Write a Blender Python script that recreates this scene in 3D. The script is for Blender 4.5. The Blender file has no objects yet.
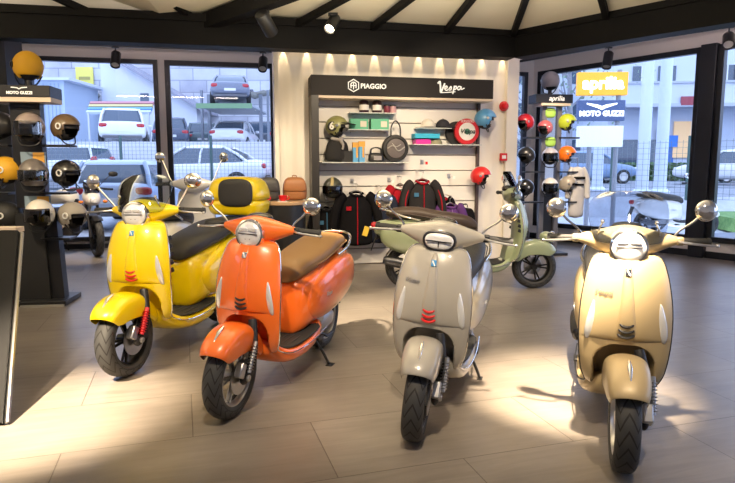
import bpy, bmesh, math, random
from mathutils import Vector, Matrix, Euler
random.seed(7)
PI = math.pi
V = Vector
COL = bpy.context.scene.collection
CAMH, FPX, PITCH = 1.35, 600.0, math.radians(7.15)

# ---------------------------------------------------------------- camera maths (used once, to read real positions off the photo)
def ray(px, py):
    x = (px-367.5)/FPX; y = -(py-241.5)/FPX
    c, s = math.cos(PITCH), math.sin(PITCH)
    return V((x, c + y*s, -s + y*c))
def ground(px, py, z=0.0):
    d = ray(px, py); t = (z-CAMH)/d.z
    return V((0,0,CAMH)) + d*t
def at(px, py, Y):
    d = ray(px, py); return V((0,0,CAMH)) + d*(Y/d.y)

# ---------------------------------------------------------------- materials
MATS = {}
def mat(name, col, rough=.5, metal=0., coat=0., spec=.5, trans=0., emit=0., alpha=1., bump=None, ecol=None, sheen=0.):
    if name in MATS: return MATS[name]
    m = bpy.data.materials.new(name); m.use_nodes = True
    nt = m.node_tree; b = nt.nodes['Principled BSDF']
    b.inputs['Base Color'].default_value = (*col, 1)
    b.inputs['Roughness'].default_value = rough
    b.inputs['Metallic'].default_value = metal
    b.inputs['Coat Weight'].default_value = coat
    b.inputs['Coat Roughness'].default_value = .04
    b.inputs['Specular IOR Level'].default_value = spec
    b.inputs['Transmission Weight'].default_value = trans
    b.inputs['Alpha'].default_value = alpha
    if sheen: b.inputs['Sheen Weight'].default_value = sheen
    if emit:
        b.inputs['Emission Color'].default_value = (*(ecol or col), 1)
        b.inputs['Emission Strength'].default_value = emit
    if bump:
        sc, st = bump
        n = nt.nodes.new('ShaderNodeTexNoise'); n.inputs['Scale'].default_value = sc; n.inputs['Detail'].default_value = 4
        t = nt.nodes.new('ShaderNodeTexCoord'); nt.links.new(t.outputs['Object'], n.inputs['Vector'])
        bp = nt.nodes.new('ShaderNodeBump'); bp.inputs['Strength'].default_value = st; bp.inputs['Distance'].default_value = .01
        nt.links.new(n.outputs['Fac'], bp.inputs['Height']); nt.links.new(bp.outputs['Normal'], b.inputs['Normal'])
    MATS[name] = m
    return m

def glass_mat(name, tint, gloss=.08, rough=.02, alpha=0.0):
    """thin pane: mostly see-through, a little mirror"""
    if name in MATS: return MATS[name]
    m = bpy.data.materials.new(name); m.use_nodes = True
    nt = m.node_tree; nt.nodes.clear()
    o = nt.nodes.new('ShaderNodeOutputMaterial'); t = nt.nodes.new('ShaderNodeBsdfTransparent')
    t.inputs['Color'].default_value = (*tint, 1)
    g = nt.nodes.new('ShaderNodeBsdfGlossy'); g.inputs['Roughness'].default_value = rough; g.inputs['Color'].default_value = (1,1,1,1)
    x = nt.nodes.new('ShaderNodeMixShader')
    f = nt.nodes.new('ShaderNodeFresnel'); f.inputs['IOR'].default_value = 1.3 if gloss < .2 else 1.6
    nt.links.new(f.outputs[0], x.inputs[0]); nt.links.new(t.outputs[0], x.inputs[1]); nt.links.new(g.outputs[0], x.inputs[2])
    nt.links.new(x.outputs[0], o.inputs['Surface'])
    MATS[name] = m
    return m

BLACK = mat('black_plastic', (.012,.012,.014), .42)
SATIN = mat('satin_black_metal', (.02,.02,.023), .35, .3)
GLOSSB = mat('gloss_black', (.008,.008,.01), .12, 0, .5)
RUBBER = mat('rubber', (.018,.018,.019), .7)
CHROME = mat('chrome', (.86,.84,.80), .1, 1.)
SILVER = mat('silver_metal', (.55,.55,.56), .3, 1.)
DKSTEEL = mat('dark_steel', (.10,.10,.11), .35, 1.)
WHITE = mat('white_plastic', (.80,.80,.79), .35)
REDLENS = mat('red_lens', (.45,.01,.02), .15, 0, .6)
ORLENS = mat('orange_lens', (.9,.25,.03), .2, 0, .4)
CLEARLENS = mat('clear_lens', (.80,.82,.85), .12, .35, .8)
LAMPGLASS = mat('lamp_reflector', (.86,.87,.90), .26, .2, .8)
RED = mat('red_plastic', (.62,.01,.012), .3)
BLUEP = mat('blue_plastic', (.05,.28,.62), .3, 0, .3)
TYRE = None
def tyre_material():
    m = mat('tyre_rubber', (.022,.022,.023), .62)
    nt = m.node_tree; b = nt.nodes['Principled BSDF']
    uv = nt.nodes.new('ShaderNodeTexCoord'); sp = nt.nodes.new('ShaderNodeSeparateXYZ'); nt.links.new(uv.outputs['UV'], sp.inputs[0])
    def mth(op, a, bb=None, c=None):
        n = nt.nodes.new('ShaderNodeMath'); n.operation = op
        for i, v in enumerate((a, bb, c)):
            if v is None: continue
            if isinstance(v, (int, float)): n.inputs[i].default_value = v
            else: nt.links.new(v, n.inputs[i])
        return n.outputs[0]
    vv = mth('SUBTRACT', sp.outputs['Y'], .5)
    av = mth('ABSOLUTE', vv)
    zig = mth('PINGPONG', mth('MULTIPLY', vv, 1.0), .11)
    ph = mth('FRACT', mth('ADD', mth('MULTIPLY', sp.outputs['X'], 20), mth('MULTIPLY', zig, 9)))
    g1 = mth('LESS_THAN', mth('ABSOLUTE', mth('SUBTRACT', ph, .5)), .10)
    tread = mth('LESS_THAN', av, .26)
    side = mth('MULTIPLY', g1, tread)
    ring = mth('LESS_THAN', mth('ABSOLUTE', mth('SUBTRACT', av, .27)), .006)
    h = mth('MAXIMUM', side, ring)
    inv = mth('SUBTRACT', 1, h)
    mix = nt.nodes.new('ShaderNodeMix'); mix.data_type = 'RGBA'
    mix.inputs['A'].default_value = (.042,.042,.043,1); mix.inputs['B'].default_value = (.006,.006,.006,1)
    nt.links.new(h, mix.inputs['Factor']); nt.links.new(mix.outputs['Result'], b.inputs['Base Color'])
    bp = nt.nodes.new('ShaderNodeBump'); bp.inputs['Distance'].default_value = .006; bp.inputs['Strength'].default_value = 1
    nt.links.new(inv, bp.inputs['Height']); nt.links.new(bp.outputs['Normal'], b.inputs['Normal'])
    return m
TYRE = tyre_material()

# ---------------------------------------------------------------- mesh helpers
def link(name, me, m, parent=None, smooth=True, sub=0, solid=0, bev=0, angle=40):
    o = bpy.data.objects.new(name, me); COL.objects.link(o)
    if m is not None and not me.materials: me.materials.append(m)
    if parent is not None: o.parent = parent
    if smooth:
        for p in me.polygons: p.use_smooth = True
    if solid:
        s = o.modifiers.new('solid', 'SOLIDIFY'); s.thickness = solid; s.offset = -1
    if bev:
        s = o.modifiers.new('bevel', 'BEVEL'); s.width = bev; s.segments = 2; s.limit_method = 'ANGLE'; s.angle_limit = math.radians(35)
    if sub:
        s = o.modifiers.new('sub', 'SUBSURF'); s.levels = sub; s.render_levels = sub
    elif smooth:
        try: me.set_sharp_from_angle(angle=math.radians(angle))
        except Exception: pass
    return o
def obj(name, bm, m, parent=None, X=None, **k):
    if X is not None: bm.transform(X)
    bmesh.ops.recalc_face_normals(bm, faces=bm.faces)
    me = bpy.data.meshes.new(name); bm.to_mesh(me); bm.free()
    return link(name, me, m, parent, **k)
def empty(name, loc=(0,0,0), rz=0, label=None, cat=None, group=None, rx=0):
    o = bpy.data.objects.new(name, None); COL.objects.link(o); o.empty_display_size = .1
    o.location = loc; o.rotation_euler = (rx, 0, rz)
    return tag(o, label, cat, group)
def tag(o, label=None, cat=None, group=None, kind=None):
    if label: o['label'] = label
    if cat: o['category'] = cat
    if group: o['group'] = group
    if kind: o['kind'] = kind
    return o
def place(o, loc, rz=0):
    o.location = loc; o.rotation_euler = (0,0,rz); return o
def struct(name, bm, m, **k):
    k.setdefault('smooth', False)
    return tag(obj(name, bm, m, **k), kind='structure')
def B(): return bmesh.new()
def box(bm, c, s, R=None):
    r = bmesh.ops.create_cube(bm, size=1)
    M_ = Matrix.Translation(V(c)) @ (R.to_4x4() if R is not None else Matrix.Identity(4)) @ Matrix.Diagonal((s[0], s[1], s[2], 1))
    bmesh.ops.transform(bm, matrix=M_, verts=r['verts']); return r['verts']
def frame_of(d):
    d = d.normalized(); u = d.orthogonal().normalized(); return u, d.cross(u).normalized()
def tube(bm, pts, r, seg=10, caps=True):
    pts = [V(p) for p in pts]; n = len(pts)
    rr = r if isinstance(r, (list, tuple)) else [r]*n
    u = None; rings = []
    for i, p in enumerate(pts):
        d = (pts[min(i+1, n-1)] - pts[max(i-1, 0)])
        if d.length < 1e-9: d = V((0,0,1))
        d.normalize()
        if u is None: u = d.orthogonal().normalized()
        u = (u - d*u.dot(d)); u = u.normalized() if u.length > 1e-6 else d.orthogonal().normalized()
        w = d.cross(u)
        rings.append([bm.verts.new(p + (u*math.cos(2*PI*k/seg) + w*math.sin(2*PI*k/seg))*rr[i]) for k in range(seg)])
    for a, b in zip(rings, rings[1:]):
        for k in range(seg): bm.faces.new((a[k], a[(k+1)%seg], b[(k+1)%seg], b[k]))
    if caps:
        bm.faces.new(rings[0][::-1]); bm.faces.new(rings[-1])
def cyl(bm, p0, p1, r0, r1=None, seg=20):
    tube(bm, [p0, p1], [r0, r0 if r1 is None else r1], seg)
def smooth_path(pts, n=6):
    """Catmull-Rom"""
    pts = [V(p) for p in pts]; out = []
    for i in range(len(pts)-1):
        p0 = pts[max(i-1,0)]; p1 = pts[i]; p2 = pts[i+1]; p3 = pts[min(i+2, len(pts)-1)]
        for k in range(n):
            t = k/n
            out.append(.5*((2*p1) + (p2-p0)*t + (2*p0-5*p1+4*p2-p3)*t*t + (3*p1-p0-3*p2+p3)*t**3))
    out.append(pts[-1]); return out
def loft(bm, rings, caps=True, closed=True):
    vs = [[bm.verts.new(V(p)) for p in r] for r in rings]
    n = len(vs[0])
    for a, b in zip(vs, vs[1:]):
        for k in range(n if closed else n-1):
            bm.faces.new((a[k], a[(k+1)%n], b[(k+1)%n], b[k]))
    if caps and closed:
        bm.faces.new(vs[0][::-1]); bm.faces.new(vs[-1])
    return vs
def lathe(bm, prof, seg=32, M_=None, uv=False, closed=False):
    """prof: (r, h) about local z"""
    vs = []
    for r, h in prof:
        vs.append([bm.verts.new(((M_ @ V((r*math.cos(2*PI*k/seg), r*math.sin(2*PI*k/seg), h))) if M_ else V((r*math.cos(2*PI*k/seg), r*math.sin(2*PI*k/seg), h)))) for k in range(seg)])
    L = bm.loops.layers.uv.verify() if uv else None
    n = len(prof)
    for i in range(n if closed else n-1):
        a, b = vs[i], vs[(i+1)%n]
        for k in range(seg):
            f = bm.faces.new((a[k], a[(k+1)%seg], b[(k+1)%seg], b[k]))
            if uv:
                m_ = n if closed else n-1
                for l, (s, t) in zip(f.loops, ((k, i), (k+1, i), (k+1, i+1), (k, i+1))): l[L].uv = (s/seg, t/m_)
    if not closed:
        if prof[0][0] > 1e-5: bm.faces.new(vs[0][::-1])
        if prof[-1][0] > 1e-5: bm.faces.new(vs[-1])
def sup(t, n):
    c, s = math.cos(t), math.sin(t)
    return math.copysign(abs(c)**(2/n), c), math.copysign(abs(s)**(2/n), s)
def superring(cx, cy, cz, a, b, n=2.6, seg=16, axis='x'):
    out = []
    for k in range(seg):
        u, v = sup(2*PI*(k+.5)/seg, n)
        if axis == 'x': out.append((cx, cy+a*u, cz+b*v))
        elif axis == 'y': out.append((cx+a*u, cy, cz+b*v))
        else: out.append((cx+a*u, cy+b*v, cz))
    return out
def blob(bm, c, r, n=2.0, seg=20, rings=12, M_=None):
    """superellipsoid"""
    vs = []
    for i in range(1, rings):
        ph = -PI/2 + PI*i/rings
        cp, sp = sup(ph, n)
        vs.append([])
        for k in range(seg):
            ct, st = sup(2*PI*k/seg, n)
            p = V((r[0]*cp*ct, r[1]*cp*st, r[2]*sp))
            if M_ is not None: p = M_ @ p
            vs[-1].append(bm.verts.new(V(c)+p))
    for a, b in zip(vs, vs[1:]):
        for k in range(seg): bm.faces.new((a[k], a[(k+1)%seg], b[(k+1)%seg], b[k]))
    for lst, z in ((vs[0], -1), (vs[-1], 1)):
        p = V((0,0,r[2]*z)); p = M_ @ p if M_ is not None else p
        t = bm.verts.new(V(c)+p)
        for k in range(seg): bm.faces.new((lst[k], lst[(k+1)%seg], t))
def text(name, s, size, m, parent, loc, rot, shear=0, extrude=.001, align='CENTER', bold=0, xs=1):
    c = bpy.data.curves.new(name, 'FONT'); c.body = s; c.size = size; c.extrude = extrude; c.align_x = align; c.align_y = 'CENTER'
    c.shear = shear; c.offset = bold; c.resolution_u = 3
    o = bpy.data.objects.new(name, c); COL.objects.link(o)
    bpy.context.view_layer.update()
    me = bpy.data.meshes.new_from_object(o); bpy.data.objects.remove(o); bpy.data.curves.remove(c)
    me.materials.clear(); me.materials.append(m)
    o = bpy.data.objects.new(name, me); COL.objects.link(o); o.parent = parent; o.location = loc; o.rotation_euler = rot; o.scale = (xs,1,1)
    return o
# ---------------------------------------------------------------- the scooter
YAX = Matrix.Rotation(PI/2, 4, 'X')      # lathe axis z -> y
def wheel(root, name, c, R, w, rimmat, spokes, X, disc=True, seg=48, rimr=.155):
    T = Matrix.Translation(V(c)) @ YAX
    b = B()
    prof = []
    for k in range(20):
        a = 2*PI*k/20; u, v = sup(a, 2.3)
        prof.append((R-.042-.0 + .042*u*(1 if u > 0 else 1.15), w/2*v))
    # start the ring at the bead so the tread lies mid-uv
    prof = prof[10:] + prof[:10]
    lathe(b, prof, seg, T, uv=True, closed=True)
    wh = obj(name, b, TYRE, root, X)
    b = B(); rw = w*.42
    lathe(b, [(rimr, -rw), (rimr+.008, -rw), (rimr+.008, rw), (rimr, rw), (rimr-.012, rw*.6), (rimr-.012, -rw*.6)], seg, T, closed=True)
    lathe(b, [(.0, -rw*.9), (.030, -rw*.9), (.036, 0), (.030, rw*.9), (0, rw*.9)], 20, T)
    for i in range(spokes):
        for da in ((-.14, .14) if spokes <= 6 else (0,)):
            a = 2*PI*i/spokes
            p0 = V((math.cos(a+da*.6)*.03, rw*.35, math.sin(a+da*.6)*.03)); p1 = V((math.cos(a+da)*(rimr-.004), rw*.25, math.sin(a+da)*(rimr-.004)))
            tube(b, [V(c)+p0, V(c)+p1], [.011, .008], 6)
    obj('rim', b, rimmat, wh, X)
    if disc:
        b = B(); lathe(b, [(.05,-.002), (.095,-.002), (.095,.002), (.05,.002)], 36, Matrix.Translation(V((0, rw+.012, 0))+V(c)) @ YAX, closed=True)
        lathe(b, [(.0,-.008), (.05,-.008), (.05,.008), (0,.008)], 24, Matrix.Translation(V((0, rw+.006, 0))+V(c)) @ YAX)
        obj('brake_disc', b, SILVER, wh, X)
    return wh

def shield_rows():
    return [(.285,-.33,-.31,.10),(.30,-.328,-.255,.140),(.33,-.325,-.222,.165),(.38,-.315,-.198,.182),(.44,-.30,-.180,.191),(.49,-.275,-.170,.196),(.525,-.225,-.164,.198),(.55,-.130,-.161,.199),(.58,-.100,-.160,.200),
            (.66,-.092,-.160,.200),(.74,-.100,-.168,.194),(.82,-.118,-.183,.182),(.87,-.134,-.197,.171),(.905,-.150,-.208,.160),(.93,-.165,-.218,.143),(.943,-.185,-.226,.115)]
def dense_rows():
    P = shield_rows(); out = []
    for i in range(len(P)-1):
        p0 = P[max(i-1,0)]; p1 = P[i]; p2 = P[i+1]; p3 = P[min(i+2, len(P)-1)]
        n_ = 9 if .40 < p1[0] < .56 else 3
        for k in range(n_):
            t = k/n_; out.append(tuple(.5*((2*p1[j]) + (p2[j]-p0[j])*t + (2*p0[j]-5*p1[j]+4*p2[j]-p3[j])*t*t + (3*p1[j]-p0[j]-3*p2[j]+p3[j])*t**3) for j in range(4)))
    out.append(P[-1]); return out
def shield_x(z):
    R_ = shield_rows()
    for a, b in zip(R_, R_[1:]):
        if a[0] <= z <= b[0]:
            t = (z-a[0])/(b[0]-a[0]); return [a[i]+(b[i]-a[i])*t for i in (1,2,3)]
    return R_[-1][1:]
def shield_pt(y, z, off=0):
    xc, xe, w = shield_x(z); u = min(1, abs(y)/w)
    return V((xc+(xe-xc)*u**2.3+off, y, z))

def scooter(name, paint, label, loc, rz, lean=0, steer=0, scale=1.0, seatm=None, trim=CHROME, rim=None, slot=BLACK, lamp='round', lampring=CHROME,
            screen=None, gills=False, fenderlamp=False, spokes=5, spring=None, topcase=False, grab=True, indic=True, group=None, innerm=None, script=False,
            wide=1.0, coverband=None, crest=CHROME, backlight=True, mirror_up=.11, seat_trim=None):
    seatm = seatm or mat('black_seat_vinyl', (.025,.024,.024), .55, bump=(300,.15))
    rim = rim or mat('black_rim', (.015,.015,.017), .3, .4)
    innerm = innerm or paint
    r = empty(name, loc, rz, label, 'scooter', group, rx=-lean); r.scale = (scale, scale*wide, scale)
    WB = 1.34
    ax = (V((-.30,0,1.0))-V((0,0,.23))).normalized()
    S = Matrix.Translation(V((0,0,.23))) @ Matrix.Rotation(steer, 4, ax) @ Matrix.Translation(V((0,0,-.23)))
    # --- front end, turns with the bars
    fw = wheel(r, 'front_wheel', (0,0,.232), .232, .103, rim, spokes, S)
    b = B()
    tube(b, smooth_path([(0,.085,.232),(-.055,.092,.30),(-.085,.088,.40),(-.12,.06,.52)]), [.02]*6+[.024]*12+[.022], 10)
    blob(b, (0,.082,.232), (.04,.022,.04))
    box(b, (-.02,.088,.27), (.06,.03,.10), Matrix.Rotation(.5,3,'Y'))
    fk = obj('fork', b, BLACK, r, S)
    b = B(); box(b, (.055,.088,.29), (.05,.04,.08), Matrix.Rotation(-.5,3,'Y')); cyl(b, (0,.075,.232), (0,.115,.232), .018, seg=12)
    obj('brake_caliper', b, SILVER, fk, S, bev=.006)
    b = B()
    tube(b, [(.012+.0015*math.cos(0),.115,.27),(-.06,.115,.42)], .012, 8)
    for k in range(9):
        t = k/9; lathe(b, [(.012,-.004),(.022,0),(.012,.004)], 12, Matrix.Translation(V((.005,.115,.285)).lerp(V((-.055,.115,.41)), t)) @ Matrix.Rotation(-.42,4,'Y'))
    obj('shock_absorber', b, spring or SILVER, fk, S)
    # fender
    b = B(); rows = []
    prof = [(-.98,-.105),(-1.0,-.06),(-.99,-.02),(-.90,.008),(-.62,.026),(-.3,.033),(0,.035),(.3,.033),(.62,.026),(.90,.008),(.99,-.02),(1.0,-.06),(.98,-.105)]
    for a, w, sk, dr in ((38,.072,.55,.000),(42,.080,.75,.008),(50,.086,.95,.012),(60,.090,1.05,.013),(74,.093,1.15,.012),(90,.094,1.2,.010),(108,.094,1.1,.006),(130,.092,.9,.0),(148,.088,.7,-.004),(162,.08,.5,-.006)):
        A = math.radians(a); rr = .252+dr
        ring = []
        for u, d in prof:
            d2 = d*sk if d < 0 else d
            rad = rr+d2
            ring.append((rad*math.cos(A), u*w, .232+rad*math.sin(A)))
        rows.append(ring)
    loft(b, rows, caps=False, closed=False)
    fe = obj('front_fender', b, paint, r, S, sub=2, solid=.004)
    b = B(); A = math.radians(64); c = V((.302*math.cos(A),0,.232+.302*math.sin(A)))
    if fenderlamp:
        blob(b, c+V((-.01,0,.045)), (.075,.062,.058), M_=Matrix.Rotation(.25,3,'Y')); obj('lamp_housing', b, paint, fe, S, sub=1)
        b = B(); M2 = Matrix.Translation(c+V((.035,0,.045))) @ Matrix.Rotation(PI/2,4,'Y')
        lathe(b, [(.056,0),(.062,.01),(.056,.03)], 28, M2); obj('lamp_ring', b, CHROME, fe, S)
        b = B(); lathe(b, [(.053,.02),(.05,.034),(.03,.042),(0,.045)], 28, M2); obj('lamp_lens', b, LAMPGLASS, fe, S)
    else:
        tube(b, [c+V((.045,0,-.036)), c+V((0,0,.002)), c+V((-.05,0,.022))], [.004,.011,.005], 10)
        obj('fender_crest', b, crest, fe, S)
    # --- headset
    b = B(); rings = []
    for y, h, d, z, x in ((-.235,.016,.018,1.005,-.30),(-.20,.024,.028,1.006,-.295),(-.15,.044,.048,1.002,-.282),(-.09,.064,.070,.998,-.27),(-.045,.083,.092,.994,-.258),(0,.090,.098,.993,-.254),
                          (.045,.083,.092,.994,-.258),(.09,.064,.070,.998,-.27),(.15,.044,.048,1.002,-.282),(.20,.024,.028,1.006,-.295),(.235,.016,.018,1.005,-.30)):
        rings.append(superring(x, y, z, d, h, 2.3, 16, 'y'))
    loft(b, rings); hb = obj('handlebar_cover', b, paint, r, S, sub=1)
    b = B(); cyl(b, (-.20,0,.90), (-.25,0,.96), .055, .06, 20); obj('steering_neck', b, BLACK, r, S)
    HX = Matrix.Translation(V((-.178,0,.982))) @ Matrix.Rotation(PI/2-.06,4,'Y')
    if lamp == 'round':
        b = B(); lathe(b, [(.082,-.035),(.084,-.008),(.082,.01),(.074,.014),(.072,.0)], 36, HX); obj('headlight_ring', b, lampring, hb, S)
        b = B(); lathe(b, [(.073,.004),(.066,.014),(.045,.022),(.02,.026),(0,.027)], 36, HX); hl = obj('headlight', b, LAMPGLASS, hb, S)
        b = B(); box(b, (-.152,0,.984), (.008,.118,.006)); box(b, (-.155,0,.962), (.006,.036,.022)); obj('light_bar', b, DKSTEEL, hl, S, bev=.003)
        b = B(); box(b, (-.151,.028,1.008), (.01,.05,.02)); box(b, (-.151,-.028,1.008), (.01,.05,.02)); obj('led_cluster', b, CLEARLENS, hl, S, bev=.004)
    elif lamp == 'hex':
        def hexring(w, h, x):
            pts = [(-1,.15),(-.82,.75),(-.45,1),(.45,1),(.82,.75),(1,.15),(.86,-.6),(.5,-1),(-.5,-1),(-.86,-.6)]
            return [(x - abs(p[0])*.012, p[0]*w, .978+p[1]*h) for p in pts]
        b = B(); loft(b, [hexring(.088,.052,-.22), hexring(.094,.056,-.165), hexring(.088,.050,-.150), hexring(.082,.045,-.155)]); obj('headlight_ring', b, DKSTEEL, hb, S, sub=1)
        b = B(); loft(b, [hexring(.084,.046,-.165), hexring(.080,.042,-.146), hexring(.05,.02,-.140)]); hl = obj('headlight', b, LAMPGLASS, hb, S, sub=1)
        b = B(); box(b, (-.141,0,.980), (.006,.13,.006)); box(b, (-.142,0,.965), (.006,.006,.03)); obj('light_bar', b, DKSTEEL, hl, S)
    elif lamp == 'none':
        b = B(); blob(b, (-.178,0,.985), (.03,.06,.045)); obj('nose_cap', b, CHROME, hb, S)
    b = B(); blob(b, (-.30,0,1.055), (.06,.075,.035), 2.4); obj('instrument_cluster', b, GLOSSB, hb, S)
    for s in (-1, 1):
        b = B(); cyl(b, (-.30,s*.225,1.005), (-.325,s*.35,1.0), .017, .0175, 16); cyl(b, (-.324,s*.345,1.0), (-.327,s*.36,1.0), .021, .019, 16); g = obj('handlebar_grip', b, RUBBER, r, S)
        b = B(); box(b, (-.298,s*.228,1.004), (.04,.035,.04)); obj('switch_box', b, coverband or BLACK, g, S, bev=.008)
        b = B(); tube(b, smooth_path([(-.285,s*.215,1.003),(-.25,s*.26,1.0),(-.255,s*.32,.994),(-.268,s*.375,.99)]), [.006]*17+[.004,.006], 8); blob(b, (-.27,s*.38,.99), (.009,.009,.009)); obj('brake_lever', b, SILVER, g, S)
        b = B(); tube(b, smooth_path([(-.29,s*.20,1.02),(-.285,s*.225,1.055),(-.27,s*.275,1.02+mirror_up*.7),(-.262,s*.31,1.03+mirror_up)]), .0055, 8); ms = obj('mirror_stem', b, CHROME, r, S)
        b = B(); MX = Matrix.Translation(V((-.262,s*.325,1.04+mirror_up))) @ Matrix.Rotation(s*.22,4,'Z') @ Matrix.Rotation(PI/2,4,'Y')
        lathe(b, [(.0,.026),(.02,.024),(.036,.016),(.047,.004),(.049,-.004),(.045,-.01)], 28, MX); obj('mirror_head', b, CHROME, ms, S)
        b = B(); lathe(b, [(0,-.011),(.048,-.0105),(.046,-.012),(0,-.0125)], 28, MX); obj('mirror_glass', b, mat('mirror_glass', (.7,.72,.75), .03, 1), ms, S)
    if not screen:
        pass
    else:
        sm = screen; b = B(); rows = []
        big = 1.0
        for i in range(8):
            v = i/7; z = 1.0+.235*v; w = (.125+.055*math.sin(PI*min(1, v*.62+.12)))*(1 if v < .8 else 1-.45*((v-.8)/.2)**2)
            rows.append([(-.165 - .11*v - .06*(abs(u)**2), u*w, z + (0 if v else -.02*(1-abs(u)))) for u in [k/6-1 for k in range(13)]])
        loft(b, rows, caps=False, closed=False); sc = obj('windscreen', b, sm, r, S, sub=1, solid=.003)
        for s in (-1,1):
            b = B(); tube(b, smooth_path([(-.25,s*.13,1.01),(-.215,s*.13,1.05),(-.21,s*.115,1.09)]), .004, 6); blob(b, (-.21,s*.115,1.095), (.009,.009,.009)); obj('screen_bracket', b, CHROME, sc, S)
        text('screen_lettering', 'Vespa', .022, WHITE, sc, S @ V((-.168,0,1.055)), (PI/2-.35, 0, PI/2), shear=.4, extrude=.0004)
    # --- leg shield
    b = B(); rings = []
    us = [math.copysign(abs(v_)**.95, v_) for v_ in (k/51*2-1 for k in range(52))]
    for z, xc, xe, w in dense_rows():
        def fx(u):
            if z > .555: return xc+(xe-xc)*abs(u)**2.3
            xf = -.118-(.555-z)*.16; F_ = xf+(xe-xf)*abs(u)**2.3
            hw = -.04 if z > .535 else (.108 if z < .42 else .108*math.sqrt(max(0,1-((z-.42)/.118)**2)))
            t = min(1, max(0, (abs(u)*w-hw)/.028)); g = t*t*(3-2*t)
            return min(xc,F_-.0)+(F_-min(xc,F_))*g
        fr = [(fx(u) - .012*abs(u)**16, u*w, z) for u in us]
        bk = [(min(xe-.03-.05*(1-u*u)**.7, fx(u)-.014), u*(w-.003), z) for u in us[::-1][1:-1]]
        rings.append(fr+bk)
    loft(b, rings); sh = obj('leg_shield', b, paint, r, angle=50)
    b = B()
    for s in (-1,1):
        pts = [(xe-.013, s*(w-.001), z) for z, xc, xe, w in shield_rows()[2:]]
        pts = [V(p) for p in pts]
        if s == 1: left = pts
        else: right = pts
    top = [V((-.230, y, .947)) for y in (.07,0,-.07)]
    low = lambda s: [V((-1.0,s*.178,.275)), V((-.80,s*.192,.262)), V((-.60,s*.196,.258)), V((-.42,s*.186,.262)), V((-.32,s*.160,.285))]
    path = smooth_path(low(1)+left+top+right[::-1]+low(-1)[::-1], 4)
    tube(b, path, .0042, 8); obj('edge_trim', b, trim, sh)
    # centre panel with grille slots
    b = B(); rings = []
    for z, w, o in ((.945,.010,.002),(.90,.020,.012),(.84,.023,.014),(.76,.028,.016),(.68,.036,.018),(.61,.046,.018),(.565,.052,.012),(.545,.048,-.01)):
        xc = shield_x(z)[0]
        rings.append([(xc-.03,-w*1.15,z),(xc+o*.35,-w,z),(xc+o,-w*.6,z),(xc+o*1.08,0,z),(xc+o,w*.6,z),(xc+o*.35,w,z),(xc-.03,w*1.15,z)])
    loft(b, rings); cp = obj('centre_panel', b, paint, sh, sub=1)
    for i, z in enumerate((.578,.604,.630)):
        b = B(); w = .036-.003*i
        pts = [shield_pt(0, z) + V((.017 - .010*(u*u), u*w, .012*u*u)) for u in (-1,-.5,0,.5,1)]
        tube(b, smooth_path(pts, 3), [.003]+[.0065]*11+[.003], 8)
        obj('grille_slot', b, slot, cp)
    b = B(); p = shield_pt(0,.872)+V((.015,0,0)); box(b, p, (.006,.026,.034), Matrix.Rotation(-.35,3,'Y')); em = obj('shield_emblem', b, BLUEP if slot == RED else CHROME, cp, bev=.004)
    b = B(); box(b, p+V((.004,.0,0)), (.003,.006,.03), Euler((.5,-.35,0)).to_matrix()); obj('emblem_stripe', b, WHITE, em)
    if indic:
        for s in (-1,1):
            b = B(); rr = []
            for z, w in ((.545,.005),(.565,.020),(.61,.026),(.66,.022),(.70,.014),(.74,.004)):
                y0 = .155*s - (z-.62)*.12*s
                c = shield_pt(y0, z, .004)
                rr.append([c+V((0,-w,0)), c+V((.008,-w*.4,0)), c+V((.008,w*.4,0)), c+V((0,w,0)), c+V((-.01,w*.5,0)), c+V((-.01,-w*.5,0))])
            loft(b, rr); obj('turn_signal', b, CLEARLENS, sh, sub=1)
    if gills:
        for s in (-1,1):
            b = B()
            for k in range(5):
                z = .83-.05*k; xe, w = shield_x(z)[1:]
                box(b, (xe-.045, s*(w-.013), z), (.046,.010,.032), Euler((0,.3,-s*.3)).to_matrix())
            obj('air_vents', b, BLACK, sh, bev=.006)
    if script:
        c = shield_pt(-.105,.775,.007)
        text('shield_script', 'Vespa', .036, SILVER, sh, c, (PI/2-.12, 0, PI/2-.36), shear=.45, extrude=.0006)
    # --- floor, body
    b = B()
    loft(b, [superring(x,0,z,w,h,3.4,16) for x,z,h,w in ((-.25,.33,.05,.10),(-.30,.29,.06,.15),(-.38,.238,.052,.180),(-.55,.222,.052,.190),(-.72,.226,.054,.19),(-.85,.255,.065,.180),(-1.0,.30,.06,.16))])
    fl = obj('floorboard', b, paint, r, sub=1)
    b = B()
    loft(b, [superring(x,0,z,w,h,4,12) for x,z,h,w in ((-.315,.33,.02,.11),(-.34,.292,.012,.152),(-.5,.277,.010,.180),(-.68,.280,.010,.180),(-.80,.292,.014,.185),(-.92,.315,.012,.19))])
    obj('floor_mat', b, RUBBER, fl, sub=1)
    b = B()
    for k in range(7): box(b, (-.5,(k-3)*.042,.290), (.30,.010,.006))
    obj('mat_ribs', b, mat('mat_rib_rubber', (.03,.03,.032), .6), fl)
    b = B()
    loft(b, [superring(x,0,z,w,h,2.8,20) for x,z,h,w in ((-.64,.44,.15,.09),(-.68,.465,.205,.13),(-.80,.49,.215,.165),(-.95,.525,.205,.175),(-1.15,.565,.175,.18),(-1.35,.60,.145,.17),(-1.52,.625,.115,.14),(-1.64,.64,.085,.09),(-1.70,.645,.05,.05))])
    bd = obj('rear_body', b, paint, r, sub=1)
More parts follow.
